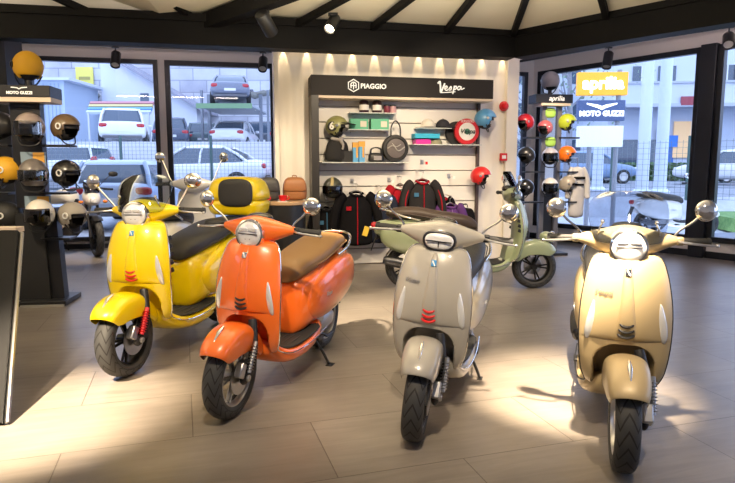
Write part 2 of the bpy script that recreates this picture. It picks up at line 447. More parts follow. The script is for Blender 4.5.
    for s in (-1,1):
        b = B(); blob(b, (-1.17,s*.112,.53), (.47,.096,.185), 2.4, 28, 14, Matrix.Rotation(.16,3,'Y').inverted() if False else Matrix.Rotation(.13,3,'Y'))
        sp = obj('side_panel', b, paint, r, sub=1)
        if s == 1 or True:
            text('side_lettering', 'Vespa', .045, SILVER if name != 'x' else SILVER, sp, (-.93,s*.206,.52), (PI/2,0,0 if s < 0 else PI), shear=.4, extrude=.0006)
    # seat
    b = B()
    loft(b, [superring(x,0,z,w,h,2.7,18) for x,z,h,w in ((-.61,.655,.03,.05),(-.64,.68,.06,.095),(-.74,.715,.072,.135),(-.92,.745,.070,.155),(-1.08,.768,.068,.16),(-1.18,.79,.072,.15),(-1.35,.805,.068,.14),(-1.50,.80,.055,.115),(-1.57,.795,.025,.06))])
    st = obj('seat', b, seatm, r, sub=2)
    b = B(); pth = [V((x, .157*w, z)) for x,w,z in ((-.70,.55,.70),(-.80,.84,.715),(-.95,.985,.735),(-1.1,1.0,.76),(-1.35,.93,.80),(-1.50,.74,.80),(-1.56,.35,.797),(-1.57,0,.797))]
    pth = smooth_path(pth + [V((p.x,-p.y,p.z)) for p in pth[::-1][1:]], 4); tube(b, pth, .004, 6); obj('seat_piping', b, seat_trim or seatm, st)
    if grab:
        b = B(); pth = [V(p) for p in ((-1.22,.150,.735),(-1.38,.165,.775),(-1.54,.13,.83),(-1.62,.06,.845),(-1.63,0,.847))]
        pth = smooth_path(pth + [V((p.x,-p.y,p.z)) for p in pth[::-1][1:]], 5); tube(b, pth, .0095, 10); obj('grab_rail', b, CHROME, r)
    if backlight:
        b = B(); blob(b, (-1.685,0,.665), (.045,.055,.045), 2.6); obj('tail_light', b, REDLENS, r)
        for s in (-1,1):
            b = B(); blob(b, (-1.62,s*.10,.655), (.045,.022,.018), 2.4); obj('rear_turn_signal', b, CLEARLENS, r)
    b = B(); box(b, (-1.69,0,.50), (.008,.10,.20), Matrix.Rotation(.35,3,'Y')); tube(b, [(-1.60,0,.58),(-1.68,0,.53)], .02, 8); obj('plate_holder', b, BLACK, r, bev=.003)
    # rear wheel and drive
    rw = wheel(r, 'rear_wheel', (-WB,0,.235), .235, .125, rim, spokes, None, disc=False)
    b = B()
    loft(b, [superring(x,y,z,w,h,2.8,14) for x,y,z,h,w in ((-.92,-.02,.30,.05,.07),(-1.05,-.06,.30,.085,.08),(-1.2,-.09,.27,.08,.05),(-1.36,-.10,.24,.055,.035),(-1.42,-.10,.235,.03,.02))])
    en = obj('engine', b, mat('engine_alloy', (.33,.33,.35), .45, .7), r, sub=1)
    b = B(); blob(b, (-1.0,.075,.33), (.13,.045,.07), 3); blob(b, (-1.19,.085,.26), (.14,.03,.055), 3); obj('transmission_cover', b, mat('engine_alloy_light', (.5,.5,.52), .4, .6), en)
    b = B(); tube(b, smooth_path([(-1.0,-.10,.24),(-1.15,-.14,.23),(-1.28,-.155,.26)]), .016, 10); tube(b, smooth_path([(-1.26,-.155,.255),(-1.33,-.16,.275),(-1.52,-.165,.315),(-1.60,-.165,.33)], 3), [.035,.05,.052,.055,.055,.055,.052,.048,.045,.03], 18)
    obj('exhaust', b, DKSTEEL, r)
    b = B(); tube(b, [(-1.30,.085,.26),(-1.45,.09,.55)], .018, 10); obj('rear_shock', b, BLACK, r)
    b = B(); A0 = [];
    for k in range(7):
        A = math.radians(60+k*18); A0.append([(-WB+.255*math.cos(A), y, .235+.255*math.sin(A)) for y in (-.06,-.03,0,.03,.06)])
    loft(b, A0, caps=False, closed=False); obj('rear_hugger', b, BLACK, r, solid=.004)
    # stands
    b = B(); tube(b, smooth_path([(-.86,.10,.25),(-.92,.17,.12),(-.96,.21,.018)]), .010, 8); box(b, (-.96,.222,.010), (.07,.045,.012)); ss = obj('side_stand', b, BLACK, r, bev=.002)
    b = B()
    for s in (-1,1): tube(b, [(-.98,s*.08,.24),(-1.12,s*.13,.16),(-1.22,s*.14,.17)], .010, 8)
    tube(b, [(-1.12,-.13,.16),(-1.12,.13,.16)], .008, 8); obj('centre_stand', b, BLACK, r)
    for s in (-1,1):
        b = B(); box(b, (-.83,s*.185,.235), (.09,.03,.018)); obj('footpeg', b, BLACK, r, bev=.004)
    if topcase:
        b = B(); box(b, (-1.66,0,.845), (.30,.20,.018)); 
        for s in (-1,1): tube(b, [(-1.50,s*.08,.80),(-1.62,s*.08,.84)], .009, 8)
        obj('luggage_rack', b, BLACK, r, bev=.004)
        b = B(); loft(b, [superring(-1.74,0,z,w,h,3.8,20,'z') for z,w,h in ((.862,.14,.18),(.875,.175,.215),(.95,.188,.230),(1.02,.190,.232))]); tc = obj('top_case', b, paint, r, sub=1)
        b = B(); loft(b, [superring(-1.74,0,z,w,h,3.6,20,'z') for z,w,h in ((.985,.191,.234),(1.02,.193,.236),(1.12,.182,.220),(1.185,.145,.175),(1.20,.08,.10))]); lid = obj('case_lid', b, paint, tc, sub=1)
        b = B(); blob(b, (-1.562,.04,1.06), (.035,.14,.12), 3.4); obj('backrest_pad', b, seatm, tc, sub=1)
    return r
def heading(theta_deg):
    t = math.radians(theta_deg); return math.atan2(-math.cos(t), -math.sin(t))
# ---------------------------------------------------------------- room frame: x along the back wall, y away from the camera
WA = math.radians(11.5)
O = V((0,7.75,0))
FR = Matrix.Translation(O) @ Matrix.Rotation(WA, 4, 'Z')
FI = FR.inverted()
def W(u, d, z): return FR @ V((u, d, z))
def on(px, py, d):
    """point of the plane y=d of the room frame seen at a pixel -> world"""
    o = FI @ V((0,0,CAMH)); r = FI.to_3x3() @ ray(px, py); t = (d-o.y)/r.y
    return FR @ (o + r*t)
def onl(px, py, d): return FI @ on(px, py, d)

# ---- materials of the room
def floor_mat():
    m = bpy.data.materials.new('floor_planks'); m.use_nodes = True; nt = m.node_tree; b = nt.nodes['Principled BSDF']; L = nt.links.new
    tc = nt.nodes.new('ShaderNodeTexCoord'); mp = nt.nodes.new('ShaderNodeMapping'); mp.inputs['Rotation'].default_value = (0,0,-math.radians(17)); L(tc.outputs['Object'], mp.inputs[0])
    br = nt.nodes.new('ShaderNodeTexBrick'); L(mp.outputs[0], br.inputs['Vector']); br.offset = .5
    br.inputs['Scale'].default_value = 1; br.inputs['Brick Width'].default_value = 1.2; br.inputs['Row Height'].default_value = .6; br.inputs['Mortar Size'].default_value = .003; br.inputs['Mortar Smooth'].default_value = .2
    br.inputs['Color1'].default_value = (.250,.220,.192,1); br.inputs['Color2'].default_value = (.220,.193,.170,1); br.inputs['Mortar'].default_value = (.12,.10,.085,1)
    mp2 = nt.nodes.new('ShaderNodeMapping'); mp2.inputs['Scale'].default_value = (1.1,9,1); L(mp.outputs[0], mp2.inputs[0])
    n = nt.nodes.new('ShaderNodeTexNoise'); n.inputs['Scale'].default_value = 2.2; n.inputs['Detail'].default_value = 7; n.inputs['Roughness'].default_value = .6; n.inputs['Distortion'].default_value = .5; L(mp2.outputs[0], n.inputs['Vector'])
    rp = nt.nodes.new('ShaderNodeValToRGB'); rp.color_ramp.elements[0].position = .3; rp.color_ramp.elements[0].color = (.88,.87,.86,1); rp.color_ramp.elements[1].position = .7; rp.color_ramp.elements[1].color = (1.1,1.1,1.09,1); L(n.outputs['Fac'], rp.inputs[0])
    n2 = nt.nodes.new('ShaderNodeTexNoise'); n2.inputs['Scale'].default_value = 1.7; n2.inputs['Detail'].default_value = 5; L(mp.outputs[0], n2.inputs['Vector'])
    rp2 = nt.nodes.new('ShaderNodeValToRGB'); rp2.color_ramp.elements[0].position = .35; rp2.color_ramp.elements[0].color = (.86,.86,.87,1); rp2.color_ramp.elements[1].position = .7; rp2.color_ramp.elements[1].color = (1.1,1.1,1.1,1); L(n2.outputs['Fac'], rp2.inputs[0])
    def mul(a, c):
        x = nt.nodes.new('ShaderNodeMix'); x.data_type = 'RGBA'; x.blend_type = 'MULTIPLY'; x.inputs['Factor'].default_value = 1; L(a, x.inputs['A']); L(c, x.inputs['B']); return x.outputs['Result']
    L(mul(mul(br.outputs['Color'], rp.outputs[0]), rp2.outputs[0]), b.inputs['Base Color'])
    b.inputs['Roughness'].default_value = .33; b.inputs['Specular IOR Level'].default_value = .5
    bp = nt.nodes.new('ShaderNodeBump'); bp.inputs['Strength'].default_value = .25; bp.inputs['Distance'].default_value = .004; L(n.outputs['Fac'], bp.inputs['Height'])
    bp2 = nt.nodes.new('ShaderNodeBump'); bp2.invert = True; bp2.inputs['Strength'].default_value = .5; bp2.inputs['Distance'].default_value = .004; L(br.outputs['Fac'], bp2.inputs['Height']); L(bp.outputs[0], bp2.inputs['Normal']); L(bp2.outputs[0], b.inputs['Normal'])
    return m
WALLW = mat('white_plaster', (.78,.74,.72), .7, bump=(60,.05))
CREAM = mat('cream_panel', (.80,.75,.66), .6)
BEAMM = mat('black_beam_paint', (.006,.0055,.006), .6, spec=.15, bump=(25,.1))
FRAMEM = mat('dark_frame_metal', (.022,.024,.030), .35, .4)
GLASS = glass_mat('window_glass', (.97,.985,1), .1)
FABRIC = mat('canopy_fabric', (.78,.72,.58), .8)
SLATM = mat('slat_panel_white', (.74,.71,.68), .45)
WOODM = mat('oak_wood', (.42,.27,.15), .5, bump=(12,.2))
WOODL = mat('pale_wood', (.66,.54,.42), .5)

# ---- floor
b = B()
pts = [(-7.5,-1.5),(9.0,-1.5),(9.0,3.0)]
C0 = W(3.75, 2.98, 0)          # back right corner of the room
E_ = V((4.98,8.9,0)); dirR = (E_-V((C0.x,C0.y,0))).normalized()
CR = V((C0.x, C0.y, 0)); RE = CR + dirR*9.0
LB = W(-9.0, 2.98, 0)
poly = [V((LB.x,-1.5,0)), V((RE.x+1.5,-1.5,0)), RE+dirR*.0+V((1.0,0,0)), RE, CR, V((LB.x,LB.y,0))]
poly = [V((LB.x,-1.5,0)), V((RE.x,-1.5,0)), RE, CR, V((LB.x,LB.y,0))]
top = [b.verts.new((p.x,p.y,0)) for p in poly]; bot = [b.verts.new((p.x,p.y,-.15)) for p in poly]
b.faces.new(top); b.faces.new(bot[::-1])
for i in range(len(poly)): b.faces.new((top[i], bot[i], bot[(i+1)%len(poly)], top[(i+1)%len(poly)]))
struct('floor', b, floor_mat())
# ---- flat ceiling strip between the ring beam and the glazing, canopy over the middle
RZ0, RZ1, CEIL = 2.63, 2.93, 3.42
v0 = ground(202, 48, RZ0) if False else None
def beampt(px, py): return ground(px, py, RZ0)
PC = beampt(515, 57.5); PL = beampt(10, 37.5); PR = beampt(735, 22)
dl = (PL-PC).normalized(); dr = (PR-PC).normalized()
PL2 = PC + dl*9.0; PR2 = PC + dr*9.0
def hbeam(name, a, c, z0, z1, w, m, side=1):
    a = V((a.x,a.y,0)); c = V((c.x,c.y,0)); d = (c-a).normalized(); n = V((-d.y,d.x,0))*w*side
    bb = B(); q = [a, c, c+n, a+n]
    t = [bb.verts.new((p.x,p.y,z1)) for p in q]; u = [bb.verts.new((p.x,p.y,z0)) for p in q]
    bb.faces.new(t); bb.faces.new(u[::-1])
    for i in range(4): bb.faces.new((t[i],u[i],u[(i+1)%4],t[(i+1)%4]))
    return struct(name, bb, m)
hbeam('beam_left', PL2, PC+V((.0,.0,0)), RZ0, RZ1, .22, BEAMM, 1)
hbeam('beam_right', PC-dr*.02, PR2, RZ0, RZ1, .22, BEAMM, 1)
for nm, a, c in (('beam_ledge_left', PL2, PC), ('beam_ledge_right', PC, PR2)):
    d = (c-a).normalized(); n = V((-d.y,d.x,0))
    hbeam(nm, a-n*.03, c-n*.03, RZ1-.06, RZ1+.02, .06, BEAMM, 1)
# upstands that close the gap between beam top and ceiling
hbeam('trim_1', PL2+V((0,.12,0)), PC+V((0,.12,0)), RZ1, CEIL, .06, WALLW, 1)
hbeam('trim_2', PC+V((0.02,.12,0)), PR2+V((.05,.12,0)), RZ1, CEIL, .06, WALLW, 1)
b = B()
def slab(bb, q, z0, z1):
    t = [bb.verts.new((p.x,p.y,z1)) for p in q]; u = [bb.verts.new((p.x,p.y,z0)) for p in q]
    bb.faces.new(t); bb.faces.new(u[::-1]); n = len(q)
    for i in range(n): bb.faces.new((t[i],u[i],u[(i+1)%n],t[(i+1)%n]))
up = V((0,.12,0))
slab(b, [PL2+up, PC+up, CR+V((.1,.4,0)), LB+V((0,.3,0))], CEIL, CEIL+.1)
slab(b, [PC+up, PR2+up+V((.05,0,0)), PR2+V((5,0,0)), RE+V((.5,0,0)), CR+V((.1,.4,0))], CEIL, CEIL+.1)
struct('ceiling', b, WALLW)
# canopy: facets from the beam to an apex
AP = at(570,-128,4.4)
HL = ground(170, 26, RZ1)       # hip foot on the left beam
Lz = lambda p, z: V((p.x, p.y, z))
b = B()
fac = [Lz(HL,RZ1), Lz(PC,RZ1), Lz(PC+dr*4.2,RZ1), Lz(PC+dr*4.2+V((-1.6,-2.6,0)),RZ1), Lz(HL+V((.6,-4.5,0)),RZ1), ]
ring = fac
vs = [b.verts.new(p) for p in ring]; a = b.verts.new(AP)
for i in range(len(vs)): b.faces.new((vs[i], vs[(i+1)%len(vs)], a))
# the neighbouring bay on the left rises to its own apex
a2 = b.verts.new((-5.5,3.6,4.0)); l0 = b.verts.new(Lz(PL2,RZ1)); h0 = b.verts.new(Lz(HL,RZ1)); h1 = b.verts.new(Lz(HL+V((.6,-4.5,0)),RZ1)); l1 = b.verts.new(V((-8.5,1.0,RZ1)))
for q in ((l0,h0,a2),(h0,h1,a2),(h1,l1,a2),(l1,l0,a2)): b.faces.new(q)
struct('ceiling_canopy', b, FABRIC)
def rib(name, p, q, r=.03, m=BEAMM):
    bb = B(); d = (q-p); L_ = d.length; zq = d.to_track_quat('Y','Z').to_matrix()
    box(bb, (p+q)/2 - V((0,0,r*.9)), (r*2, L_, r*2.2), zq)
    return struct(name, bb, m)
k = 0
for px, py in ((372,26),(446,31),(513,33),(606,17),(297,22)):
    p = ground(px, py+6, RZ1-.02) if px < 520 else None
    if px < 520:
        # meet the beam line exactly
        rr = ray(px, py+4); o = V((0,0,CAMH)); n = V((-dl.y, dl.x, 0)); t = (PC-o).dot(n)/rr.dot(n); p = o+rr*t; p.z = RZ1-.01
    else:
        rr = ray(px, py+4); o = V((0,0,CAMH)); n = V((-dr.y, dr.x, 0)); t = (PC-o).dot(n)/rr.dot(n); p = o+rr*t; p.z = RZ1-.01
    k += 1; rib(f'beam_rib_{k}', p, AP)
p_ = PC+dr*3.6; rib('beam_rib_6', Lz(p_,RZ1-.01), AP)
rib('beam_hip', Lz(HL,RZ1-.04), AP - V((0,0,.05)), .07)
rib('beam_rib_7', Lz(ground(101,14,RZ1),RZ1-.01), V((-5.5,3.6,3.98)))
rib('beam_rib_8', Lz(ground(200,21,RZ1),RZ1-.01), V((-5.5,3.6,3.98)).lerp(V((-2.6,3.9,3.5)),1))

# ---- back and right glazed walls
def lbox(bb, u0, u1, d0, d1, z0, z1, F=FR):
    vs_ = box(bb, ((u0+u1)/2,(d0+d1)/2,(z0+z1)/2), (u1-u0,d1-d0,z1-z0))
    for v in vs_: v.co = F @ v.co
GD = 2.98
GZ0, GZ1 = .12, 3.07
def upx(px, d=GD, py=150): return onl(px, py, d).x
uL = [-9.0, upx(-30), upx(33), upx(161), upx(168), upx(273), upx(514), upx(526), upx(556)]
b = B()
lbox(b, -9, 3.80, GD, GD+.2, GZ1+.0, CEIL)         # lintel wall
lbox(b, uL[7]-.02, uL[8]+.02, GD, GD+.2, 0, GZ1)   # white pier at the right corner
lbox(b, uL[3]-.0, uL[4]+.0, GD, GD+.2, 0, GZ1)     # pink-white mullion pier
lbox(b, -9, 3.80, GD, GD+.2, 0, GZ0)
struct('wall_back', b, WALLW)
def window(n, u0, u1, z0, z1, d, F=FR, fw=.07, mull=()):
    w = empty(f'window_{n}'); w['kind'] = 'structure'
    bb = B()
    lbox(bb, u0, u1, d-.04, d+.06, z1-fw, z1, F); lbox(bb, u0, u1, d-.04, d+.06, z0, z0+fw, F)
    for uu in (u0, *mull, u1-fw): lbox(bb, uu, uu+fw, d-.04, d+.06, z0+fw, z1-fw, F)
    obj('window_frame', bb, FRAMEM, w, smooth=False)
    bb = B(); lbox(bb, u0+fw*.5, u1-fw*.5, d+.015, d+.023, z0+fw*.5, z1-fw*.5, F)
    obj('window_pane', bb, GLASS, w, smooth=False)
    return w
window(1, uL[0], uL[2], GZ0, GZ1, GD, mull=(-6.8,))
window(2, uL[2]+.0, uL[3], GZ0, GZ1, GD)
window(3, uL[4], uL[5]+.05, GZ0, GZ1, GD, fw=.08)
window(4, uL[5]+.1, uL[7]-.02, GZ0, GZ1, GD, mull=(-.2, 1.2))
# right wall frame: x runs from the corner towards the camera, y outward
ra = math.atan2(dirR.y, dirR.x)
FR2 = Matrix.Translation(CR) @ Matrix.Rotation(ra, 4, 'Z')
def onR(px, py, d=0):
    I = FR2.inverted(); o = I @ V((0,0,CAMH)); r = I.to_3x3() @ ray(px, py); t = (d-o.y)/r.y
    return o + r*t
s1 = onR(697, 150).x; s2 = onR(713, 150).x
b = B(); lbox(b, 0, 8.0, 0, .2, GZ1, CEIL, FR2); lbox(b, 0, 8.0, 0, .2, 0, .24, FR2); lbox(b, -.1, .12, 0, .2, .24, GZ1, FR2)
struct('wall_right', b, WALLW)
window(5, .12, s1, .24, GZ1, 0, FR2, .08)
b = B(); lbox(b, s1, s2, -.10, .08, .0, GZ1+.02, FR2); struct('column_right', b, FRAMEM, bev=.01)
window(6, s2, 8.0, .24, GZ1, 0, FR2, .08, mull=(5.2,))
b = B(); lbox(b, .05, 8, -.03, .0, .0, .10, FR2); struct('baseboard_right', b, FRAMEM)
b = B(); lbox(b, -9, uL[7]-.02, GD-.03, GD, .0, .08); struct('baseboard_back', b, FRAMEM)

# ---- white display wall block
U0 = onl(275, 150, 0).x; U1 = onl(515, 150, 0).x
def wall_mat():
    m = mat('ribbed_white_wall', (.80,.75,.68), .55); nt = m.node_tree; b_ = nt.nodes['Principled BSDF']
    tc = nt.nodes.new('ShaderNodeTexCoord'); mp = nt.nodes.new('ShaderNodeMapping'); mp.inputs['Rotation'].default_value = (0,0,-WA); nt.links.new(tc.outputs['Object'], mp.inputs[0])
    w = nt.nodes.new('ShaderNodeTexWave'); w.inputs['Scale'].default_value = 1.9; w.wave_profile = 'SIN'; nt.links.new(mp.outputs[0], w.inputs[0])
    bp = nt.nodes.new('ShaderNodeBump'); bp.inputs['Strength'].default_value = .6; bp.inputs['Distance'].default_value = .02; nt.links.new(w.outputs['Fac'], bp.inputs['Height']); nt.links.new(bp.outputs[0], b_.inputs['Normal'])
    return m
b = B(); lbox(b, U0, U1, 0, .35, 0, CEIL); struct('wall_display', b, wall_mat())
b = B(); lbox(b, U1-.16, U1, -.06, 0, 0, CEIL-.02); lbox(b, U0, U0+.05, -.05, 0, 0, CEIL-.02); struct('trim_3', b, CREAM)
b = B(); lbox(b, U0, U1, -.012, 0, 0, .10); struct('baseboard_display', b, FRAMEM)

# ---------------------------------------------------------------- helmets
def helmet(label, loc, rz, col, kind='jet', visor=None, group=None, mark=None, coat=.6, tilt=0, s=1.0, stripe=None, cat='helmet'):
    """face looks along +x"""
    m = mat('shell_%02x%02x%02x_%d' % (int(col[0]*255), int(col[1]*255), int(col[2]*255), coat*10), col, .3 if coat else .6, 0, coat)
    r = empty('open_face_helmet' if kind != 'full' else 'full_face_helmet', loc, rz, label, cat, group, rx=tilt); r.scale = (s,)*3
    b = B(); seg, rg = 36, 20
    R = V((.142,.122,.135)); vs = []
    for i in range(rg+1):
        ph = PI/2 - (PI*.80)*i/rg
        vs.append([b.verts.new((R.x*math.cos(ph)*math.cos(2*PI*k/seg)*(1.0 if math.cos(2*PI*k/seg) > 0 else 1.03), R.y*math.cos(ph)*math.sin(2*PI*k/seg), R.z*math.sin(ph)+.02)) for k in range(seg)])
    for a, c in zip(vs, vs[1:]):
        for k in range(seg):
            cx = sum((v.co for v in (a[k],a[(k+1)%seg],c[(k+1)%seg],c[k])), V())/4
            ang = abs(math.atan2(cx.y/R.y, cx.x/R.x))
            if kind == 'full':
                cut = ang < 1.15 and -.035 < cx.z < .045
                cut = cut or cx.z < -.105
            else:
                zlim = .045 if ang < .95 else (.045-(ang-.95)*.28)
                cut = (ang < 1.45 and cx.z < zlim) or cx.z < -.085 + (0 if ang < 2 else .02)
            if cut: continue
            if len({a[k],a[(k+1)%seg],c[(k+1)%seg],c[k]}) == 4:
                try: b.faces.new((a[k],a[(k+1)%seg],c[(k+1)%seg],c[k]))
                except ValueError: pass
    bmesh.ops.remove_doubles(b, verts=b.verts, dist=1e-5)
    bmesh.ops.delete(b, geom=[v for v in b.verts if not v.link_faces], context='VERTS')
    sh = obj('helmet_shell', b, m, r, sub=1, solid=.012)
    b = B(); blob(b, (-.008,0,.01), (.115,.104,.112)); 
    bmesh.ops.delete(b, geom=[f for f in b.faces if f.calc_center_median().x > .06 and f.calc_center_median().z < .0], context='FACES')
    obj('helmet_lining', b, mat('dark_padding', (.02,.018,.018), .8), r)
    b = B(); rim = [(.03*0+x, y, z) for x,y,z in ((.085,0,.060),(.080,.08,.055),(.03,.117,.01),(-.01,.122,-.055),(-.06,.105,-.085),(-.13,.0,-.08))]
    full = smooth_path([V(p) for p in rim] + [V((p[0],-p[1],p[2])) for p in rim[::-1][1:]], 3)
    b = B(); tube(b, smooth_path([(.0,.112,-.05),(.035,.07,-.125),(.04,0,-.14),(.035,-.07,-.125),(.0,-.112,-.05)]), .007, 6); obj('chin_strap', b, BLACK, r)
    for s_ in (-1,1):
        b = B(); lathe(b, [(.0,.006),(.012,.006),(.018,0)] if mark is None else [(.020,.0),(.020,.009),(.031,.009),(.033,.0)], 20, Matrix.Translation(V((.02,s_*.121,.03))) @ Matrix.Rotation(-s_*PI/2,4,'X'), closed=mark is not None); obj('visor_pivot', b, SILVER if mark is None else mark, r)
    if visor:
        b = B(); rows = []
        for i in range(6):
            z = .075 - .13*i/5 if kind != 'full' else .055-.10*i/5
            rows.append([((.150+.006*math.sin(PI*i/5))*math.cos(a_)*.99, .130*math.sin(a_), z) for a_ in [1.25*(k/8-1) for k in range(17)]])
        loft(b, rows, caps=False, closed=False); obj('visor', b, visor, r, sub=1, solid=.003)
    if stripe:
        b = B(); pp = [(.143*math.cos(a_), 0, .139*math.sin(a_)+.02) for a_ in [.25+k*.17 for k in range(15)]]
        rows = [[V(p)+V((0,y,0)) for y in (-.018,0,.018)] for p in pp]; loft(b, rows, caps=False, closed=False); obj('helmet_stripe', b, stripe, r, solid=.003)
    return r
SMOKE = glass_mat('smoked_visor', (.30,.27,.25), .3)
CLEARV = glass_mat('clear_visor', (.75,.75,.75), .3)
CHV = mat('mirror_visor', (.5,.45,.40), .08, 1)
# ---- walls and roof that close the room beside and behind the camera
b = B(); lw = -7.6
slab(b, [V((lw-.2,-1.7,0)),V((lw,-1.7,0)),V((lw,LB.y+2,0)),V((lw-.2,LB.y+2,0))], 0, CEIL); struct('wall_left', b, WALLW)
b = B(); slab(b, [V((lw,-1.7,0)),V((RE.x+1,-1.7,0)),V((RE.x+1,-1.5,0)),V((lw,-1.5,0))], 0, 4.3); struct('wall_rear', b, WALLW)
b = B(); slab(b, [V((lw,-1.6,0)),V((RE.x+3,-1.6,0)),V((RE.x+3,4.4,0)),V((lw,4.4,0))], 4.25, 4.4); struct('ceiling_rear', b, WALLW)

b = B(); a_ = at(12,150,6.9); slab(b, [V((a_.x-.45,6.9,0)),V((a_.x,6.9,0)),V((a_.x,7.25,0)),V((a_.x-.45,7.25,0))], 0, CEIL); struct('column_left', b, FRAMEM)
# ---------------------------------------------------------------- the scooters
YEL = mat('yellow_paint', (.84,.63,.0), .3, 0, .8)
ORA = mat('orange_paint', (.90,.17,.018), .3, 0, .8)
GRY = mat('grey_paint', (.37,.35,.315), .3, 0, .8)
TAN = mat('matt_sand_paint', (.44,.34,.19), .42, .12, .2)
GRN = mat('pale_green_paint', (.34,.40,.25), .3, 0, .8)
WHT = mat('pearl_white_paint', (.74,.73,.72), .3, 0, .7)
BROWN = mat('brown_seat_vinyl', (.24,.13,.045), .5, bump=(300,.12))
DKBR = mat('dark_brown_seat_vinyl', (.06,.04,.03), .5, bump=(300,.12))
GREYRIM = mat('grey_rim', (.42,.42,.43), .35, .7)
SCREEN = glass_mat('smoked_screen', (.74,.77,.81), .1)
SCREENC = glass_mat('tinted_screen', (.86,.91,.96), .1)
def gp(px, py): p = ground(px, py); return (p.x, p.y, 0)
scooter('scooter', YEL, 'bright yellow scooter with black seat and matching top case, furthest left of the front row', gp(127,375), heading(12), steer=-.05, scale=1.05, wide=1.12, gills=True, screen=SCREENC,
        spring=RED, slot=RED, topcase=True, grab=False, mirror_up=.15)
scooter('scooter', ORA, 'orange scooter with tan brown seat and chrome grab rail', gp(230,416), heading(17), steer=.0, lean=math.radians(3), seatm=BROWN, rim=GREYRIM)
scooter('scooter', GRY, 'pale grey scooter with angular headlight and red grille slots', gp(415,438), heading(17), steer=.08, lean=math.radians(4), lamp='hex', slot=RED, trim=CHROME, script=True)
scooter('scooter', TAN, 'matt sand coloured scooter with smoked windscreen, nearest the right window', gp(621,468), heading(18), slot=BLACK, trim=BLACK, screen=SCREEN, script=True, rim=SILVER, spokes=12, coverband=TAN)
scooter('scooter', GRN, 'pale green scooter parked side-on with dark brown seat and lamp on its fender', gp(533,288), math.radians(0), scale=1.05, seatm=DKBR, fenderlamp=True, lamp='none', gills=True, screen=SCREENC, indic=False)
scooter('scooter', WHT, 'white scooter facing the window, seen from behind between the yellow one and its top case', (-1.98,7.1,0), heading(178), scale=1.15, wide=.95, mirror_up=.22)
# ---------------------------------------------------------------- brand display on the white wall
def wroot(name, u, d, z, label, cat, group=None, rz=0):
    return empty(name, W(u, d, z), WA+rz, label, cat, group)
SD = -.36                               # sign face plane
l0 = onl(311, 74, SD); l1 = onl(494, 80, SD); z1s = (l0.z+l1.z)/2; z0s = (onl(311, 95.5, SD).z+onl(494, 98, SD).z)/2
uc = (l0.x+l1.x)/2; hw = (l1.x-l0.x)/2
dis = wroot('display_shelving', uc, 0, 0, 'white slatwall merchandise display with a dark lit header carrying brand names', 'display unit')
b = B(); box(b, (0, SD/2-.01, (z0s+z1s)/2), (2*hw, -SD-.04, z1s-z0s)); hdr = obj('header_board', b, mat('header_charcoal', (.022,.019,.019), .6, spec=.2), dis, smooth=False, bev=.004)
b = B(); box(b, (0, SD/2-.02, z0s-.016), (2*hw-.01, -SD-.08, .03)); obj('header_lip', b, WOODL, hdr, smooth=False)
zc = (z0s+z1s)/2
LET = mat('white_lettering', (.85,.84,.80), .5, emit=.35)
text('header_lettering', 'PIAGGIO', .080, LET, hdr, (onl(373.5,85,SD).x-uc, SD+.0, zc-.005), (PI/2,0,0), extrude=.004, bold=.002)
# script lettering drawn as strokes
b = B()
def stroke(pts, r=.008):
    tube(b, smooth_path([V((x, SD-.004, zc+y)) for x, y in pts], 5), r, 6)
vx = onl(440,85,SD).x-uc
stroke([(vx-.03,.05),(vx-.005,.075),(vx+.005,.02),(vx+.01,-.055),(vx+.045,.02),(vx+.06,.055)], .011)
def el(x): stroke([(x,-.01),(x+.03,.005),(x+.028,.022),(x+.008,.018),(x+.002,-.012),(x+.022,-.028),(x+.05,-.015)])
el(vx+.06)
x = vx+.115; stroke([(x,-.01),(x+.025,.02),(x+.03,.0),(x+.022,-.022),(x,-.024)])
x = vx+.165; stroke([(x+.02,.03),(x+.008,-.03),(x,-.07)]); stroke([(x+.016,.01),(x+.04,.025),(x+.045,.0),(x+.02,-.02)])
x = vx+.225; stroke([(x+.045,.02),(x+.015,.022),(x+.0,.0),(x+.015,-.018),(x+.04,.0),(x+.05,.022),(x+.05,-.012),(x+.09,.005)])
stroke([(vx+.01,-.058),(vx+.1,-.052),(vx+.2,-.042)], .006)
obj('script_lettering', b, LET, hdr)
b = B(); hx = onl(353.5,85,SD).x-uc
tube(b, [V((hx+.072*math.sin(PI/3*k), SD-.003, zc+.072*math.cos(PI/3*k))) for k in range(7)], .007, 6)
tube(b, smooth_path([V((hx-.03,SD-.003,zc-.03)),V((hx-.03,SD-.003,zc+.02)),V((hx,SD-.003,zc+.04)),V((hx+.03,SD-.003,zc+.02)),V((hx+.03,SD-.003,zc-.03))]), .007, 6)
tube(b, [V((hx,SD-.003,zc-.045)),V((hx,SD-.003,zc+.03))], .006, 6); tube(b, [V((hx-.03,SD-.003,zc-.0)),V((hx+.03,SD-.003,zc-.0))], .006, 6)
obj('hexagon_logo', b, LET, hdr)
b = B(); box(b, (-hw+.045, SD/2-.02, z0s/2), (.09, -SD-.06, z0s)); obj('side_panel', b, mat('panel_black', (.02,.018,.018), .45), dis, smooth=False, bev=.003)
ur = onl(478, 120, -.06).x-uc
b = B(); box(b, (ur, -.07, z0s/2), (.035,.05,z0s)); obj('upright_post', b, mat('post_brown', (.07,.045,.04), .5), dis, smooth=False)
b = B()
zz = .10
while zz < z0s-.02:
    box(b, (0, -.03, min(zz+.095, z0s)), (2*hw-.12, .022, .188)); zz += .2
obj('slatwall_boards', b, SLATM, dis, smooth=False, bev=.004)
b = B(); box(b, (0,-.014,z0s/2), (2*hw-.10,.006,z0s)); obj('slatwall_backing', b, mat('slat_groove', (.30,.27,.24), .7), dis, smooth=False)
GSH = mat('glass_shelf', (.62,.66,.64), .15, .0, .6)
